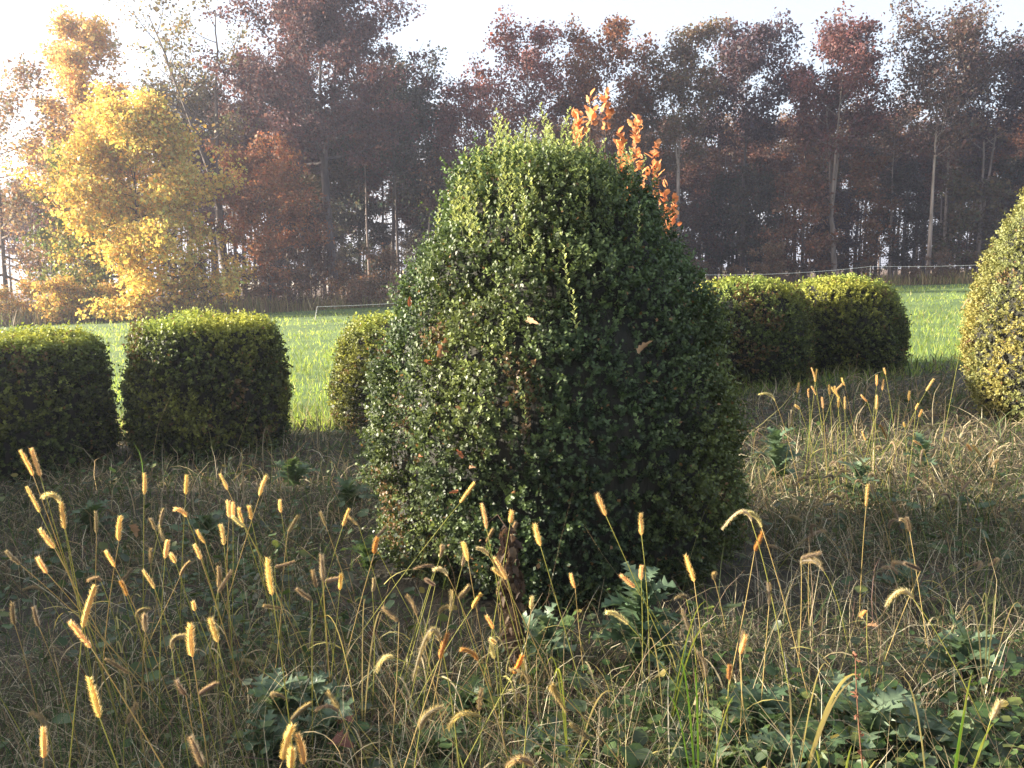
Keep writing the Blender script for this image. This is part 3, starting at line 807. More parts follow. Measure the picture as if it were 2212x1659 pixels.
GL = "foxtails on the shaded grass before the dark drums"
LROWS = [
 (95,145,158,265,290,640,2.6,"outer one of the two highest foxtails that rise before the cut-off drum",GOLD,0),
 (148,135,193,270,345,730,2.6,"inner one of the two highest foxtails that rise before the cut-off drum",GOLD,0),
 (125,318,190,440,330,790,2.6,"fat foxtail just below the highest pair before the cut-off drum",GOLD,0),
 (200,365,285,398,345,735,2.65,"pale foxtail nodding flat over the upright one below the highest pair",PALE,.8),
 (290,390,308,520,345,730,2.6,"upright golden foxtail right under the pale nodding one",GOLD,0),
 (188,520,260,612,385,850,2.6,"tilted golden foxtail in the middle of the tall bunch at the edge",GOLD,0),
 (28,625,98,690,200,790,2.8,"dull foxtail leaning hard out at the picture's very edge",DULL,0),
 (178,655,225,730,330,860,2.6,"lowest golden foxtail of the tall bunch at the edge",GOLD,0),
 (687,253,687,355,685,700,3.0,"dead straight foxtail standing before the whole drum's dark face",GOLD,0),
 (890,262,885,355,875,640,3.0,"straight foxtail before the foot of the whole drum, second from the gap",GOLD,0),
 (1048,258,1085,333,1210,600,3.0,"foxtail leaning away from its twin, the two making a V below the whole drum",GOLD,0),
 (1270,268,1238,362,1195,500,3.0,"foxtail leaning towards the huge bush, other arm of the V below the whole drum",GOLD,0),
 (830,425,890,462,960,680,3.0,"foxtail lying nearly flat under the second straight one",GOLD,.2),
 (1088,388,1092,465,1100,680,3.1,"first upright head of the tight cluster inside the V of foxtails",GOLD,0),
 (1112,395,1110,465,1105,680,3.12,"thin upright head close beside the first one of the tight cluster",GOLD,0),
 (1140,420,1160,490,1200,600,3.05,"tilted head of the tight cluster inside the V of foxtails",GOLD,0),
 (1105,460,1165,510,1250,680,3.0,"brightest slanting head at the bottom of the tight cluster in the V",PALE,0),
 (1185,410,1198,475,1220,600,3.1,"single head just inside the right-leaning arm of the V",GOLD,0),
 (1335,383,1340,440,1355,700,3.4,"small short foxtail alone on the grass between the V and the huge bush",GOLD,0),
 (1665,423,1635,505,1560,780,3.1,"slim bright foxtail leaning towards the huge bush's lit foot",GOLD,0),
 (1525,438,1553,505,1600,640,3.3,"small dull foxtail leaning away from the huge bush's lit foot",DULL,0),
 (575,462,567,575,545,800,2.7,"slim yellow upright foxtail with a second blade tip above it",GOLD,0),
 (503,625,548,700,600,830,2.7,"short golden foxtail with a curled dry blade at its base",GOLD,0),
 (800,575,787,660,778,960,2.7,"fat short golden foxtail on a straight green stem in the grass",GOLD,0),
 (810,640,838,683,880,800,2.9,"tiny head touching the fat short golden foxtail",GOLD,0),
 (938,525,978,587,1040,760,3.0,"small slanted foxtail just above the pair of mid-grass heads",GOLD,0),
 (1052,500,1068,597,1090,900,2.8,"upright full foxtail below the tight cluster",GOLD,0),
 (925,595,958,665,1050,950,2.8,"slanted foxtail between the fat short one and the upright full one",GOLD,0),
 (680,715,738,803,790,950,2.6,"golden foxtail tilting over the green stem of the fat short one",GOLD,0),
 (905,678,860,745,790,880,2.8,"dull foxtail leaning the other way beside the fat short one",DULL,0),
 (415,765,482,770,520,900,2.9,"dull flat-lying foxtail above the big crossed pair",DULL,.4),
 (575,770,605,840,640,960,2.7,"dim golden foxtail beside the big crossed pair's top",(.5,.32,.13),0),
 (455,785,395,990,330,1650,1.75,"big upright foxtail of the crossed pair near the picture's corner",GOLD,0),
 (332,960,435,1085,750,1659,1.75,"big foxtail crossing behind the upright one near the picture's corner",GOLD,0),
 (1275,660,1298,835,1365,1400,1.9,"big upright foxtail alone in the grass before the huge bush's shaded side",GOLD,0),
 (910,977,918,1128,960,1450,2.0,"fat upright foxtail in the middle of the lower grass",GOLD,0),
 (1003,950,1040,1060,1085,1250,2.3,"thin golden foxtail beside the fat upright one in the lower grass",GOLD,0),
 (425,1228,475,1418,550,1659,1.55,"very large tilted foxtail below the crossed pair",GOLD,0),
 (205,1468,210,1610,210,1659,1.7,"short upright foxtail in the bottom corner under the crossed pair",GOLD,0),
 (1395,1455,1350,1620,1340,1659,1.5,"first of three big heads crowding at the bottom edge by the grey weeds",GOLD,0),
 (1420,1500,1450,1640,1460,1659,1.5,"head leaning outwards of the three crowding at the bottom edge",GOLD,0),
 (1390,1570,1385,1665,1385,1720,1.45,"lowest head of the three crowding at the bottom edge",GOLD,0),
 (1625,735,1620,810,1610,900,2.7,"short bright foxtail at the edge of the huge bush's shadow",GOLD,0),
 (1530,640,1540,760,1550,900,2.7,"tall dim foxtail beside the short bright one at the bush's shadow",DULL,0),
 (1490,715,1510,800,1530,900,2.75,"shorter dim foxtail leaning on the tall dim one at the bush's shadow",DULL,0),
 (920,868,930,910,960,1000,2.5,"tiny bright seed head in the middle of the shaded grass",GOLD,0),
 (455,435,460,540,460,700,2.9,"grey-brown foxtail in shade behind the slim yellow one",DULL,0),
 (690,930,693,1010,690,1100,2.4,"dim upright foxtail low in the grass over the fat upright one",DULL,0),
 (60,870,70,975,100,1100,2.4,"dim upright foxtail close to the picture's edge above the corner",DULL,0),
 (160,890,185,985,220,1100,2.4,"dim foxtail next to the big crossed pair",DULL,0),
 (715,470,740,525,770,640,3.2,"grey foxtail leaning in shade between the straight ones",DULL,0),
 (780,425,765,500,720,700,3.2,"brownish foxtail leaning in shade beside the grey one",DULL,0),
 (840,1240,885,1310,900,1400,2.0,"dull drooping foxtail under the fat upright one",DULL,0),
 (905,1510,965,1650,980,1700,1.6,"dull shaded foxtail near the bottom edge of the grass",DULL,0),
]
for r in LROWS: fox('L', *r[:7], r[7], r[8], r[9], GL)
CROWS = [
 (832,125,755,230,250,860,3.0,"foxtail on a long stem slanting across the lit foot of the huge bush",GOLD,0),
 (870,235,897,370,980,900,2.7,"foxtail standing above the dried brown weed on its lit side",GOLD,0),
 (1032,275,1025,340,930,870,2.8,"short foxtail rising straight over the dried brown weed's tip",GOLD,0),
 (1155,345,1187,462,1365,1075,2.6,"tilted foxtail before the huge bush's dark foot, beside the dried weed",GOLD,0),
 (1490,185,1540,300,1720,700,2.6,"highest foxtail before the huge bush, leaning, above the grey thistle",GOLD,0),
 (1728,290,1732,405,1745,840,2.6,"upright foxtail standing straight over the grey thistle",GOLD,0),
 (770,445,798,545,860,860,2.7,"thin foxtail before the lower edge of the bush's lit leaves",GOLD,0),
 (845,475,908,515,990,680,2.7,"small pale fluffy head beside the dried brown weed's top",PALE,.3),
 (610,590,688,625,800,920,2.7,"pale fluffy head nodding on an arched stem, farther from the dried weed",PALE,.5),
 (935,525,1005,640,1030,760,2.6,"golden head pressed against the dried weed, upper of two crossing",GOLD,0),
 (930,585,1010,640,1040,760,2.63,"golden head pressed against the dried weed, lower of two crossing",GOLD,0),
 (868,722,820,800,690,1010,2.6,"foxtail leaning towards the dried weed at mid height",GOLD,0),
 (1352,615,1375,690,1420,1080,2.8,"small foxtail alone in the dark between dried weed and thistle",GOLD,0),
 (1618,620,1697,685,1760,790,2.6,"slanting foxtail resting on the grey thistle's upper leaves",GOLD,0),
 (1732,572,1730,645,1730,840,2.7,"short head below the upright foxtail over the thistle",GOLD,0),
 (1142,738,1138,805,1115,940,2.7,"short pale head just behind the dried weed's shaded side",PALE,0),
 (895,840,935,910,960,1050,2.6,"golden head low on the dried weed's lit side",GOLD,0),
 (500,1190,645,975,680,1250,2.0,"large grey fluffy head arching over like a hook",(.40,.34,.22),1.0),
 (303,1140,402,1065,600,1180,2.1,"yellow fluffy head hanging down sideways below the lit grass",PALE,.5),
 (688,938,645,1070,440,1659,2.0,"brownish foxtail on a long stem crossing the hooked grey head",(.5,.3,.13),0),
 (755,1020,850,1080,900,1250,2.2,"brownish foxtail lying flat before the dried weed's foot",(.46,.30,.14),.2),
 (1090,1055,1042,1150,915,1370,2.1,"bright orange foxtail crossing the dried weed's lower stem",(.66,.34,.10),0),
 (1540,820,1660,885,1930,1270,2.3,"pale fluffy head reaching sideways under the thistle",PALE,.5),
 (690,1450,870,1385,1180,1590,1.9,"large tan head bent flat over the leafy weeds near the bottom",(.42,.36,.18),.9),
 (1330,1360,1270,1235,1420,1420,2.0,"thin tan head hanging straight down in the shade",(.42,.33,.17),.6),
 (1000,1650,1145,1645,1250,1800,1.6,"large grey fluffy head lying along the bottom edge",(.40,.33,.22),.9),
 (310,420,292,505,215,780,2.8,"dim orange foxtail at the corner of the bush's lit lower leaves",(.5,.3,.12),0),
 (915,965,955,990,960,1080,2.4,"tiny pale head beside the dried weed's thick middle",PALE,0),
 (925,1000,940,1070,950,1200,2.4,"yellow hanging head under the tiny pale one by the dried weed",PALE,0),
 (10,520,12,650,20,800,2.8,"tall dim foxtail where the grass meets the lit bush foot",DULL,0),
 (290,640,282,710,280,820,2.6,"grey dim foxtail in front of the bush's shaded skirt",DULL,0),
]
for r in CROWS: fox('C', *r[:7], r[7], r[8], r[9])
RROWS = [
 (245,515,292,655,385,1480,2.4,"foxtail on a tall straight orange stem beyond the grey thistle",GOLD,0),
 (440,375,600,330,790,1250,2.4,"pale fluffy head bowing low, longer of the bowing pair",PALE,.9),
 (570,285,655,365,945,1440,2.42,"pale fluffy head curled at the top of the bowing pair",PALE,.7),
 (660,390,618,490,500,1060,2.5,"brown foxtail leaning into the bowing pale pair from below",(.55,.33,.12),0),
 (1228,130,1218,250,1213,340,3.2,"lone orange foxtail upright amid the tangled dry grass",GOLD,0),
 (1320,790,1470,745,1780,1330,2.2,"pale fluffy head arching over the leafy weeds on a long stem",PALE,.9),
 (570,945,540,1045,525,1320,2.3,"short golden foxtail, taller of two by the bowing pair's stems",GOLD,0),
 (485,1105,480,1185,480,1510,2.3,"small dim foxtail, shorter of two by the bowing pair's stems",(.48,.30,.14),0),
 (1190,840,1222,812,1230,900,2.6,"tiny golden head in the leafy weeds' far edge",GOLD,0),
 (185,745,250,750,270,900,2.7,"dull small head lying behind the thistle",DULL,.3),
 (1940,1300,1890,1400,1850,1500,2.0,"pale dry head low in the leafy weeds near the picture's edge",PALE,0),
 (1400,320,1425,340,1440,460,3.3,"small tan head drooping in the tangled dry grass",PALE,.4),
]
for r in RROWS: fox('R', *r[:7], r[7], r[8], r[9], "foxtails over the tangled dry grass and leafy weeds")
GP = "foxtails in the sunny patch before the far drums"
PROWS = [
 (838,815,862,900,880,1050,5.8,"highest crossed foxtail before the seam of the far drums",GOLD,0),
 (875,825,862,905,845,1050,5.8,"foxtail crossing the highest one before the far drums' seam",GOLD,0),
 (758,912,748,975,700,1290,5.6,"first foxtail of the sunny patch, nearest the huge bush",GOLD,0),
 (500,985,605,1025,640,1150,5.4,"pale head lying level by the huge bush's dark edge",PALE,.3),
 (1300,820,1312,858,1330,1000,6.2,"smallest topmost foxtail under the open-ended far drum",GOLD,0),
 (1255,862,1255,930,1245,1150,5.8,"upright foxtail under the open-ended far drum, closer to the huge bush",GOLD,0),
 (1300,890,1290,960,1240,1150,5.8,"upright foxtail under the open-ended far drum, closer to the cone",GOLD,0),
 (1620,885,1570,965,1390,1330,5.6,"long foxtail leaning towards the pale cone bush",GOLD,0),
 (1465,965,1460,1025,1410,1200,5.6,"upright foxtail between the sunny patch and the pale cone bush",GOLD,0),
 (1535,1212,1632,1215,1720,1420,4.8,"bright pale head bowing in the grass before the pale cone",PALE,.9),
 (1880,1190,1970,1172,2080,1420,4.8,"pale head bowing at the shaded foot of the cone",PALE,.9),
 (980,1412,1180,1450,1220,1600,3.6,"big fluffy tan head sprawling in the tangled dry grass",PALE,.9),
 (1835,1305,1860,1345,1900,1450,4.4,"upper of two small orange heads below the cone's foot",GOLD,0),
 (1870,1310,1920,1380,2000,1500,4.4,"larger of two small orange heads below the cone's foot",GOLD,0),
 (1995,1340,1970,1390,1950,1480,4.4,"small orange head leaning the other way below the cone's foot",GOLD,0),
 (1275,1180,1320,1275,1330,1400,4.8,"slanted brownish foxtail at the front of the sunny patch",(.5,.32,.14),0),
 (1795,440,1842,395,1745,900,6.6,"tall straw stem with bent tip rising before the cone's lit edge",PALE,.4),
]
for r in PROWS: fox('P', *r[:7], r[7], r[8], r[9], GP)
for tx, ty, bx, by in ((820,950,822,1005),(838,935,868,990),(950,925,955,990),(1030,880,1053,930),(1035,920,985,970),(965,940,1020,1010),(1050,1000,1052,1080),(1255,990,1252,1080),(1155,990,1195,1030),(1520,1045,1503,1085),(905,1005,912,1075),(1160,1220,1185,1280),(1490,1280,1540,1310),(1010,1010,1012,1070),(1545,1085,1525,1130),(1425,1165,1435,1195),(985,935,1000,985),(735,1055,765,1080)):
    fox('P', tx, ty, bx, by, bx + (bx - tx) * 1.2, by + 150, 5.6 + rf.uniform(-.4, .4), "one of the small golden foxtails crowding the sunny patch before the far drums", GOLD, 0, GP)
# dim foxtails sunk in the shaded grass
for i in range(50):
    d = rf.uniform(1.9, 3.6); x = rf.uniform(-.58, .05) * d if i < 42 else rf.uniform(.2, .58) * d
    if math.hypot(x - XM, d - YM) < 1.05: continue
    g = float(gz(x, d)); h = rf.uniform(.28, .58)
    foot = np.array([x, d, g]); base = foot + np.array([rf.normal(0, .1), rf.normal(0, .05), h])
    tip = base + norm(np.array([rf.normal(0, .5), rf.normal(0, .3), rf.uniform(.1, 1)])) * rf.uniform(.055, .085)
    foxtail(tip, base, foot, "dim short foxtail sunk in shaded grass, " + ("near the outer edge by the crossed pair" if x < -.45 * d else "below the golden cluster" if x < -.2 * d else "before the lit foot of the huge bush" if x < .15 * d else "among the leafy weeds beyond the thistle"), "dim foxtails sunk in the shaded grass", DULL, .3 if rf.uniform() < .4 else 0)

for i in range(42):
    d = rf.uniform(3.2, 6.2); x = rf.uniform(.30, .62) * d
    if math.hypot(x - XM, d - YM) < 1.05 or math.hypot(x - XC, d - YC) < 1.1: continue
    g = float(gz(x, d)); foot = np.array([x, d, g]); base = foot + np.array([rf.normal(0, .14), rf.normal(0, .08), rf.uniform(.16, .34)])
    tip = base + norm(np.array([rf.normal(0, .8), rf.normal(0, .4), rf.uniform(-.5, .5)])) * rf.uniform(.06, .10)
    foxtail(tip, base, foot, "faded fluffy head lying in the tangled grass, " + ("nearer the huge bush's shadow" if x < .46 * d else "nearer the pale cone"), "faded heads in the tangled dry grass",
            np.array((.44, .37, .28)) * rf.uniform(.7, 1.2), .7, fat=1.25)

# ------------------------------------------------------------------ orange sapling behind the huge bush
XS, YS = .78, 5.75
sap = empty("orange_sapling", (XS, YS, float(gz(XS, YS))), "sapling with glowing orange leaves rising behind the huge bush's shoulder", "sapling")
rs = np.random.default_rng(77)
O = np.array([XS, YS, float(gz(XS, YS))])


def oakleaf_mesh(seed, lobes=4, name="leaf", colr=(.70, .30, .13), fold=.16, curl=.25, size=1.0, ragged=.5):
    """lobed leaf along +x, folded at the midrib"""
    rg = np.random.default_rng(seed); n = lobes * 2 + 2
    s = np.linspace(0, 1, n); env = .34 * np.sin(np.clip(s * .95 + .08, 0, 1) * math.pi) ** .8
    lob = 1 - ragged * (np.arange(n) % 2) * 1.0
    V, F = [], []
    wz = lambda x, y: fold * abs(y) - curl * x * x * .35
    mid = [(x, 0, wz(x, 0)) for x in s]
    V += mid
    for sg in (-1, 1):
        for i, x in enumerate(s):
            w = env[i] * lob[i] * rg.uniform(.85, 1.15) + (.01 if i else .015)
            xx = min(1.02, x + (.05 if lob[i] > .9 else -.02)); V.append((xx, sg * w, wz(xx, w) + rg.normal(0, .015)))
    for k in (1, 2):
        for i in range(n - 1):
            q = [i, i + 1, k * n + i + 1, k * n + i]; F.append(q if k == 2 else q[::-1])
    c = np.array(colr)[None] * rg.uniform(.85, 1.1, (len(V), 1))
    return mesh_np(name, np.array(V) * size, np.array(F), c, True)


olm = [oakleaf_mesh(i, 3, colr=c, ragged=.22, fold=.3) for i, c in enumerate(((.74, .38, .17), (.66, .29, .13), (.78, .48, .22), (.42, .22, .11)))]
stems = MB()
spires = [(1238, 250, 330), (1270, 215, 320), (1303, 212, 330), (1240, 290, 340), (1335, 300, 430), (1367, 265, 420), (1350, 350, 450), (1412, 325, 470), (1385, 385, 470), (1352, 400, 480), (1428, 415, 500), (1445, 440, 520), (1437, 480, 530)]
for i, (px, ty, by) in enumerate(spires):
    Yp = YS + rs.uniform(-.12, .12)
    top, bot = at(px + 8, ty - 6, Yp) - O, at(px + 4, by, Yp) - O
    root = np.array([0, 0, .02]); fork = np.array([rs.normal(0, .04), rs.normal(0, .04), .9 + rs.uniform(-.3, .2)])
    pts = bez(root * .1 + fork * .9, fork * .3 + bot * .7, bot, 6); pts2 = np.vstack([pts, bot + (top - bot) * np.linspace(.3, 1, 3)[:, None]])
    stems.tube(pts2, np.linspace(.006, .0015, len(pts2)), 4, (.10, .06, .04))
    nlf = max(14, int((by - ty) / 4.6))
    for j in range(nlf):
        t = .35 + .68 * (j + rs.uniform()) / nlf
        p = bot + (top - bot) * t
        a = j * 2.4 + rs.normal(0, .4); e = rs.uniform(.55, 1.2)
        p = p + rs.normal(0, .016, 3)
        l = link("leaf", olm[rs.integers(4)], M_orange, sap, p)
        l.scale = (rs.uniform(.035, .075),) * 3
        l.rotation_euler = (rs.normal(0, .6), -e + rs.normal(0, .3), a)
stems.tube(np.array([[0, 0, -.03], [.01, 0, .4], [0, .01, .75], [0, 0, 1.05]]), [.012, .010, .008, .007], 6, (.10, .07, .05))
link("stem", stems.mesh("stem"), M_dry, sap)

# ------------------------------------------------------------------ dried brown weed before the huge bush
p = at(1105, 1540, 2.95); XW, YW = p[0], 2.95
O = np.array([XW, YW, float(gz(XW, YW))])
weed = empty("dried_weed", tuple(O), "dead dark brown weed with curled withered leaves, before the huge bush", "weed")
wl = [oakleaf_mesh(90 + i, 3, "withered_leaf", c, .6, 1.6, 1.0, .3) for i, c in enumerate(((.085, .058, .038), (.14, .10, .062), (.055, .038, .028)))]
tip = at(1085, 1120, 2.9) - O
S = np.array([[0, 0, -.03], [.012, 0, .2], [.0, .01, .42], [-.012, 0, .6], [-.01, 0, tip[2] - .06], [-.05, 0, tip[2]], [-.085, 0, tip[2] - .03]])
b = MB(); b.tube(S, [.007, .006, .005, .0045, .003, .002, .001], 5, (.10, .065, .04)); link("stem", b.mesh("stem", True), M_deadleaf, weed)
for i in range(270):
    z = .10 + (tip[2] - .12) * rs.beta(1.6, 1.5); wd = np.interp(z, [.1, .3, .45, .7, tip[2]], [.022, .038, .050, .024, .010])
    a = rs.uniform(0, 6.28)
    x0 = np.interp(z, S[:5, 2], S[:5, 0])
    l = link("withered_leaf", wl[rs.integers(3)], M_deadleaf, weed, (x0 + wd * math.cos(a) * .5, wd * math.sin(a) * .5, z))
    l.scale = (rs.uniform(.022, .046),) * 3; l.rotation_euler = (rs.normal(0, .8), rs.uniform(.5, 1.5), a)

# ------------------------------------------------------------------ grey-green thistles and leafy weeds


def thistle_leaf(seed, colr):
    rg = np.random.default_rng(seed); n = 15; s = np.linspace(0, 1, n)
    env = .30 * np.sin(np.clip(s * .9 + .1, 0, 1) * math.pi) ** .7 + .02
    V, F = [], []
    arc = lambda x: .30 * math.sin(x * 2.2) - .30 * x * x
    V += [(x, 0, arc(x)) for x in s]
    for sg in (-1, 1):
        for i, x in enumerate(s):
            w = env[i] * (1.0 if i % 2 else .30) * rg.uniform(.85, 1.15)
            xx = x + (.06 if i % 2 else 0); V.append((xx, sg * w, arc(x) + .22 * w + (rg.normal(0, .05) if i % 2 else .02)))
    for k in (1, 2):
        for i in range(n - 1):
            q = [i, i + 1, k * n + i + 1, k * n + i]; F.append(q if k == 2 else q[::-1])
    c = np.array(colr)[None] * rg.uniform(.85, 1.15, (len(V), 1)); c[:n] *= 1.25
    return mesh_np("leaf", np.array(V), np.array(F), c, True)


tl = [thistle_leaf(i, c) for i, c in enumerate(((.075, .115, .065), (.095, .135, .08), (.06, .10, .05)))]
tg = [thistle_leaf(10 + i, c) for i, c in enumerate(((.055, .09, .035), (.075, .115, .045)))]


def thistle(px, py, Y, n, size, label, height=.0, set_=tl, group="grey-green thistles in the foreground"):
    if py:                                                  # where the line of sight meets the plant's middle
        for Yq in np.arange(6.0, 1.9, -.01):
            q = at(px, py, Yq)
            if q[2] >= float(gz(q[0], Yq)) + .10 + height * .6: break
        Y = Yq
    x = (px - 1106) / FPX * Y
    O = np.array([x, Y, float(gz(x, Y))])
    e = empty("thistle_plant", tuple(O), label, "plant", group)
    if height:
        b = MB(); b.tube(np.array([[0, 0, -.02], [.01, 0, height * .5], [0, .01, height]]), [.006, .005, .003], 6, (.16, .22, .13)); link("stem", b.mesh("stem", True), M_weed, e)
    for i in range(n):
        f = i / n
        l = link("leaf", set_[rs.integers(len(set_))], M_weed, e, (0, 0, .03 + height * f))
        s = size * rs.uniform(.75, 1.15) * (1 - .35 * f if height else 1)
        l.scale = (s, s, s); l.rotation_euler = (rs.normal(0, .25), -(.35 + .55 * f + rs.normal(0, .15)), i * 2.4 + rs.normal(0, .25))
    return e


thistle(1400, 1310, 0, 30, .22, "tallest grey-green thistle at the dark foot of the huge bush", .30)
thistle(1190, 1360, 0, 18, .19, "grey-green thistle between the dried weed and the tallest thistle", .14)
thistle(1671, 1530, 0, 20, .18, "silvery thistle at the foot of the bowing foxtails' stems", .14)
thistle(1936, 1560, 0, 22, .19, "silvery thistle beside the reddish seed stalk at the bottom", .16)
thistle(1880, 1500, 0, 14, .16, "duller thistle just behind the reddish seed stalk", .1)
thistle(2050, 1580, 0, 18, .19, "thistle lying under the bright green blades near the corner", .08)
thistle(1730, 1630, 0, 18, .17, "thistle lowest at the bottom edge under the bowing pair", .1)
thistle(2124, 1400, 0, 20, .2, "spreading grey thistle in the leafy weeds by the picture's edge", .12)
thistle(1600, 1640, 0, 14, .15, "small green thistle at the bottom edge by the bright upright blades", .08, tg)
thistle(567, 1505, 0, 24, .18, "bluish thistle clump in the lower grass, outermost of its group", .12)
thistle(640, 1490, 0, 20, .17, "bluish thistle at the back of the clump in the lower grass", .10)
thistle(690, 1550, 0, 18, .17, "bluish thistle of the clump next to the dark red leaf", .08)
thistle(540, 1580, 0, 14, .15, "bluish thistle lowest of the clump in the lower grass", .08)
thistle(1185, 1590, 0, 16, .16, "thistle rosette at the bottom edge below the dried weed", .06)
thistle(1010, 1490, 0, 16, .15, "dark leafy rosette below the hooked grey foxtail head", .06, tg)
thistle(930, 1590, 0, 14, .14, "dark leafy rosette at the bottom, near the long crossing stem", .05, tg)
thistle(1690, 960, 0, 16, .24, "pale grey-green thistle close against the huge bush's dark edge", .30)
thistle(1870, 1020, 0, 14, .20, "small bright thistle in the middle of the sunny foxtail patch", .22)
thistle(1990, 1240, 0, 12, .16, "low thistle amid the tangled dry grass", .1)
thistle(2010, 900, 0, 12, .22, "grey weed tuft between the sunny patch and the pale cone", .2)
thistle(170, 1110, 0, 16, .20, "dull weed in the deep shade before the two dark drums", .12, tg)
thistle(620, 1010, 0, 14, .22, "dull green weed beside the whole drum's foot", .12, tg)
thistle(745, 1060, 0, 14, .20, "dull green weed between the whole drum and the huge bush", .1, tg)
thistle(430, 1120, 0, 14, .18, "dull green weed under the V of foxtails", .1, tg)
thistle(780, 1180, 0, 12, .16, "dull green weed at the lit foot of the huge bush", .1, tg)

# ------------------------------------------------------------------ clumps of broad grass blades


def clump(px, Y, rows, label, tn):
    """rows: (tip px, tip py, peak lift, half width)"""
    x = (px - 1106) / FPX * Y
    O = np.array([x, Y, float(gz(x, Y))])
    e = empty("grass_clump", tuple(O), label, "grass", "clumps of broad grass blades")
    for i, (tx, ty, lift, hw) in enumerate(rows):
        T = at(tx, ty, Y + rs.uniform(-.06, .02)) - O
        c = np.array([T[0] * .5, T[1] * .5, T[2] * .85 + lift]); hw *= .62
        B = bez(np.array([0, 0, -.02]), c, T, 11); s = np.linspace(0, 1, 11)
        dv = norm(np.cross(np.gradient(B, axis=0), np.array([0, 1.0, .25]))); 
        w = (hw * np.clip(np.sin(np.clip(s * .92 + .08, 0, 1) * math.pi) ** .5, .05, 1))[:, None]
        mid = B + np.array([0, .3, -.3]) * w * .35
        V = np.stack([B - dv * w, mid, B + dv * w], 1).reshape(-1, 3); j = np.arange(10) * 3
        F = np.vstack([np.stack([j, j + 1, j + 4, j + 3], -1), np.stack([j + 1, j + 2, j + 5, j + 4], -1)])
        c_ = np.array(tn[i % len(tn)])[None] * np.repeat(rs.uniform(.85, 1.15, 11), 3)[:, None]
        link("blade", mesh_np("blade", V, F, c_, True), M_grass, e)


GRN, YGR, STR, TN = (.14, .26, .035), (.30, .34, .07), (.55, .45, .20), (.45, .36, .20)
clump(1545, 2.0, [(1470, 1420, 0, .004), (1500, 1440, .02, .004), (1590, 1500, .05, .003), (1440, 1500, .05, .003)], "bright green upright blades beside the orange-stemmed foxtail", [GRN, GRN, YGR])
clump(1760, 2.1, [(1855, 1458, .10, .009), (1700, 1480, .10, .004), (1790, 1440, .14, .003), (1850, 1470, .05, .005)], "broad dry tan blade folded over near the reddish seed stalk", [STR, TN])
clump(2115, 1.7, [(2100, 1450, .0, .005), (2085, 1530, .0, .005), (1940, 1460, .12, .003), (2150, 1560, .04, .004)], "bright yellow-green blades standing near the bottom corner", [YGR, GRN, STR])
clump(1850, 1.55, [(1720, 1660, .12, .006), (1960, 1680, .14, .005), (1840, 1610, .05, .005), (1760, 1620, .10, .004), (1900, 1640, .08, .004)], "yellow-green blades arching over at the bottom edge", [YGR, STR, YGR])
clump(1240, 2.3, [(1195, 1475, .22, .004), (1330, 1500, .12, .004), (1180, 1440, .2, .003)], "pale looping blades right of the dried brown weed's foot", [YGR, TN])
clump(760, 2.6, [(830, 1320, .12, .004), (700, 1330, .1, .003), (790, 1300, .16, .003)], "curled tan blades at the edge of the huge bush's shadow", [TN, STR])
clump(1460, 2.5, [(1545, 1350, .12, .004), (1400, 1380, .1, .003), (1530, 1300, .1, .003)], "yellowish blades leaning out of the tallest thistle", [YGR, STR])
clump(2190, 2.6, [(2080, 1330, .22, .004), (2150, 1300, .2, .004), (2210, 1320, .2, .003), (2120, 1310, .25, .004)], "pale drooping fan of long blades at the picture's edge", [TN, (.3, .29, .15)])

# reddish seed stalk
p = at(1915, 1560, 1.95)
O = np.array([p[0], 1.95, float(gz(p[0], 1.95))])
st = empty("seed_stalk", tuple(O), "thin reddish brown seed stalk standing among the silvery thistles", "weed")
T = at(1848, 1420, 1.93) - O
Pst = bez(np.array([0, 0, -.02]), np.array([T[0] * .7, 0, T[2] * .5]), T, 12)
b = MB(); b.tube(Pst, np.linspace(.0026, .0012, 12), 5, (.20, .10, .06)); link("stem", b.mesh("stem", True), M_deadleaf, st)
b = oakleaf_mesh(300, 2, "seed_tuft", (.22, .10, .06), .5, .8, 1, .5)
for i in range(34):
    q = Pst[min(11, 3 + int(9 * rs.uniform() ** .8))] + rs.normal(0, .003, 3)
    l = link("seed_tuft", b, M_deadleaf, st, q); l.scale = (rs.uniform(.008, .018),) * 3; l.rotation_euler = (rs.uniform(0, 6), rs.uniform(-1.4, .5), rs.uniform(0, 6.28))

# ------------------------------------------------------------------ fallen leaves
fl = [oakleaf_mesh(200 + i, 4, "fallen_leaf", c, .6, 1.5, 1.0, .45) for i, c in enumerate(((.11, .048, .036), (.30, .17, .09), (.45, .30, .17), (.34, .13, .06)))]


def fallen(px, py, Y, k, size, label, z=None, group="fallen leaves"):
    p = at(px, py, Y)
    if z is not None: p[2] = float(gz(p[0], Y)) + z
    o = link("fallen_leaf", fl[k], M_deadleaf, None, p)
    tag(o, label, "leaf", group); o.scale = (size,) * 3; o.rotation_euler = (rs.normal(0, .5), rs.normal(0, .5), rs.uniform(0, 6.28)); return o


fallen(715, 1605, 2.38, 0, .10, "dark red lobed leaf lying in the lower grass beside the bluish thistles")
fallen(735, 1565, 2.5, 0, .08, "smaller dark red leaf behind the lobed one in the lower grass")
fallen(815, 1370, 3.3, 0, .09, "dull red leaf at the edge of the huge bush's shadow")
fallen(280, 1135, 4.7, 2, .10, "tan leaf on the shaded ground before the whole drum")
fallen(1895, 1355, 3.1, 1, .06, "brown leaf caught in the tangled dry grass near the tiny golden head")


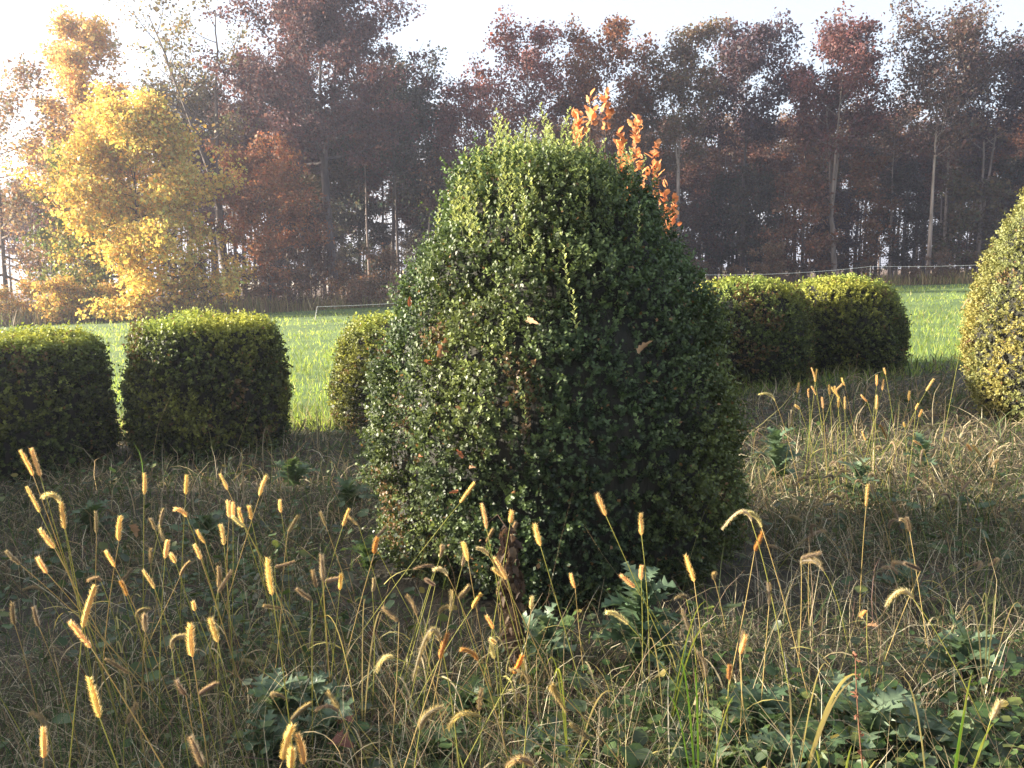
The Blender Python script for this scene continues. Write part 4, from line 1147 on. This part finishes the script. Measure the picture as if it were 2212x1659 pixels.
def caught(px, py, k, size, label):
    """a dry leaf caught on the front of the huge bush"""
    u, v = (px - 1106) / FPX, (829.5 - py) / FPX
    c, s = math.cos(PITCH), math.sin(PITCH)
    D = np.array([u, c + v * s, -s + v * c]); D /= D[1]
    pz = [q[0] for q in PM]; pr = [q[1] for q in PM]
    g = float(gz(XM, YM))
    for Yq in np.arange(3.2, 4.6, .01):
        q = np.array([0, 0, EYE]) + D * Yq
        if math.hypot(q[0] - XM, q[1] - YM) < np.interp(q[2] - g, pz, pr) * 1.015: break
    q = np.array([0, 0, EYE]) + D * (Yq - .03)
    o = link("dry_leaf", fl[k], M_deadleaf, None, q); tag(o, label, "leaf", "dry leaves caught on the huge bush")
    size *= .7; o.scale = (size, size * .8, size * 1.3); o.rotation_euler = (rs.normal(1.2, .5), rs.normal(0, .8), rs.uniform(0, 6.28))


for a in ((945, 772, 1, .14, "large curled brown leaf caught on the huge bush's lit side"), (915, 780, 3, .08, "red-brown leaf hanging beside the large curled one on the bush"),
          (1380, 765, 2, .10, "long pale dry leaf hanging on the huge bush's dark side"), (885, 662, 3, .06, "small pinkish leaf on the edge of the bush above its lit side"),
          (972, 462, 3, .07, "rusty leaf caught near the bush's lit shoulder"), (1140, 690, 2, .09, "yellow-brown sprig leaf in the middle of the bush"),
          (1145, 912, 2, .05, "tiny cream leaf at the edge of light on the bush"), (1085, 875, 1, .07, "brown leaf below the middle of the bush's lit side"),
          (1000, 990, 3, .06, "reddish leaf low on the bush's lit side"), (1155, 790, 2, .08, "upright tan leaf between lit and dark side of the bush"),
          (1015, 1005, 1, .05, "small brown leaf just beside the low reddish one"), (990, 1060, 3, .05, "red leaf at the foot of the bush's lit side"), (905, 985, 3, .05, "orange-red speck of a leaf at the bush's outer lit edge"),
          (1370, 580, 2, .04, "small pale leaf high on the bush's dark side")):
    caught(*a)

# ------------------------------------------------------------------ rope fence in front of the wood
posts = [(-7.75, 33.5, .52), (0.5, 34.5, .80), (8.0, 35.5, 1.16), (15.0, 36.0, 1.16), (23.5, 36.5, 1.22)]
fence = empty("rope_fence", (0, 34.5, 0), "thin white rope strung on slim stakes in front of the wood", "fence")
O = np.array([0, 34.5, 0.0])
tops = []
for i, (x, y, h) in enumerate(posts):
    g = float(gz(x, y)); T = np.array([x + (.12 if i == 0 else 0), y, g + h])
    b = MB(); b.tube(np.stack([np.array([x, y, g - .1]), T]) - O, [.011, .009], 6); link("stake", b.mesh("stake"), M_post, fence); tops.append(T)
Pr = []
for A_, B_ in zip(tops[:-1], tops[1:]):
    t = np.linspace(0, 1, 14)[:-1, None]; q = A_ + (B_ - A_) * t; q[:, 2] -= .22 * (t[:, 0] * (1 - t[:, 0])) * 2; Pr.append(q)
Pr = np.vstack(Pr + [tops[-1][None]]) - O - np.array([0, .03, .02])
b = MB(); b.tube(Pr, .0065, 5); link("rope", b.mesh("rope", True), M_rope, fence)

# ------------------------------------------------------------------ haze: the misty air between here and the wood
V = np.array([[x, y, z] for z in (-6, 34) for y in (-420, 420) for x in (-420, 420)], float)
me = mesh_np("haze", V, np.array([[0, 2, 3, 1], [4, 5, 7, 6], [0, 1, 5, 4], [2, 6, 7, 3], [0, 4, 6, 2], [1, 3, 7, 5]]))
mh = bpy.data.materials.new("haze"); mh.use_nodes = True
nt = mh.node_tree; nt.nodes.remove(nt.nodes["Principled BSDF"])
pv = nt.nodes.new("ShaderNodeVolumePrincipled")
pv.inputs["Color"].default_value = (.76, .80, 1, 1); pv.inputs["Density"].default_value = .0011; pv.inputs["Anisotropy"].default_value = .45
nt.links.new(pv.outputs[0], nt.nodes["Material Output"].inputs["Volume"])
tag(link("haze", me, mh), None, None, None, "stuff")
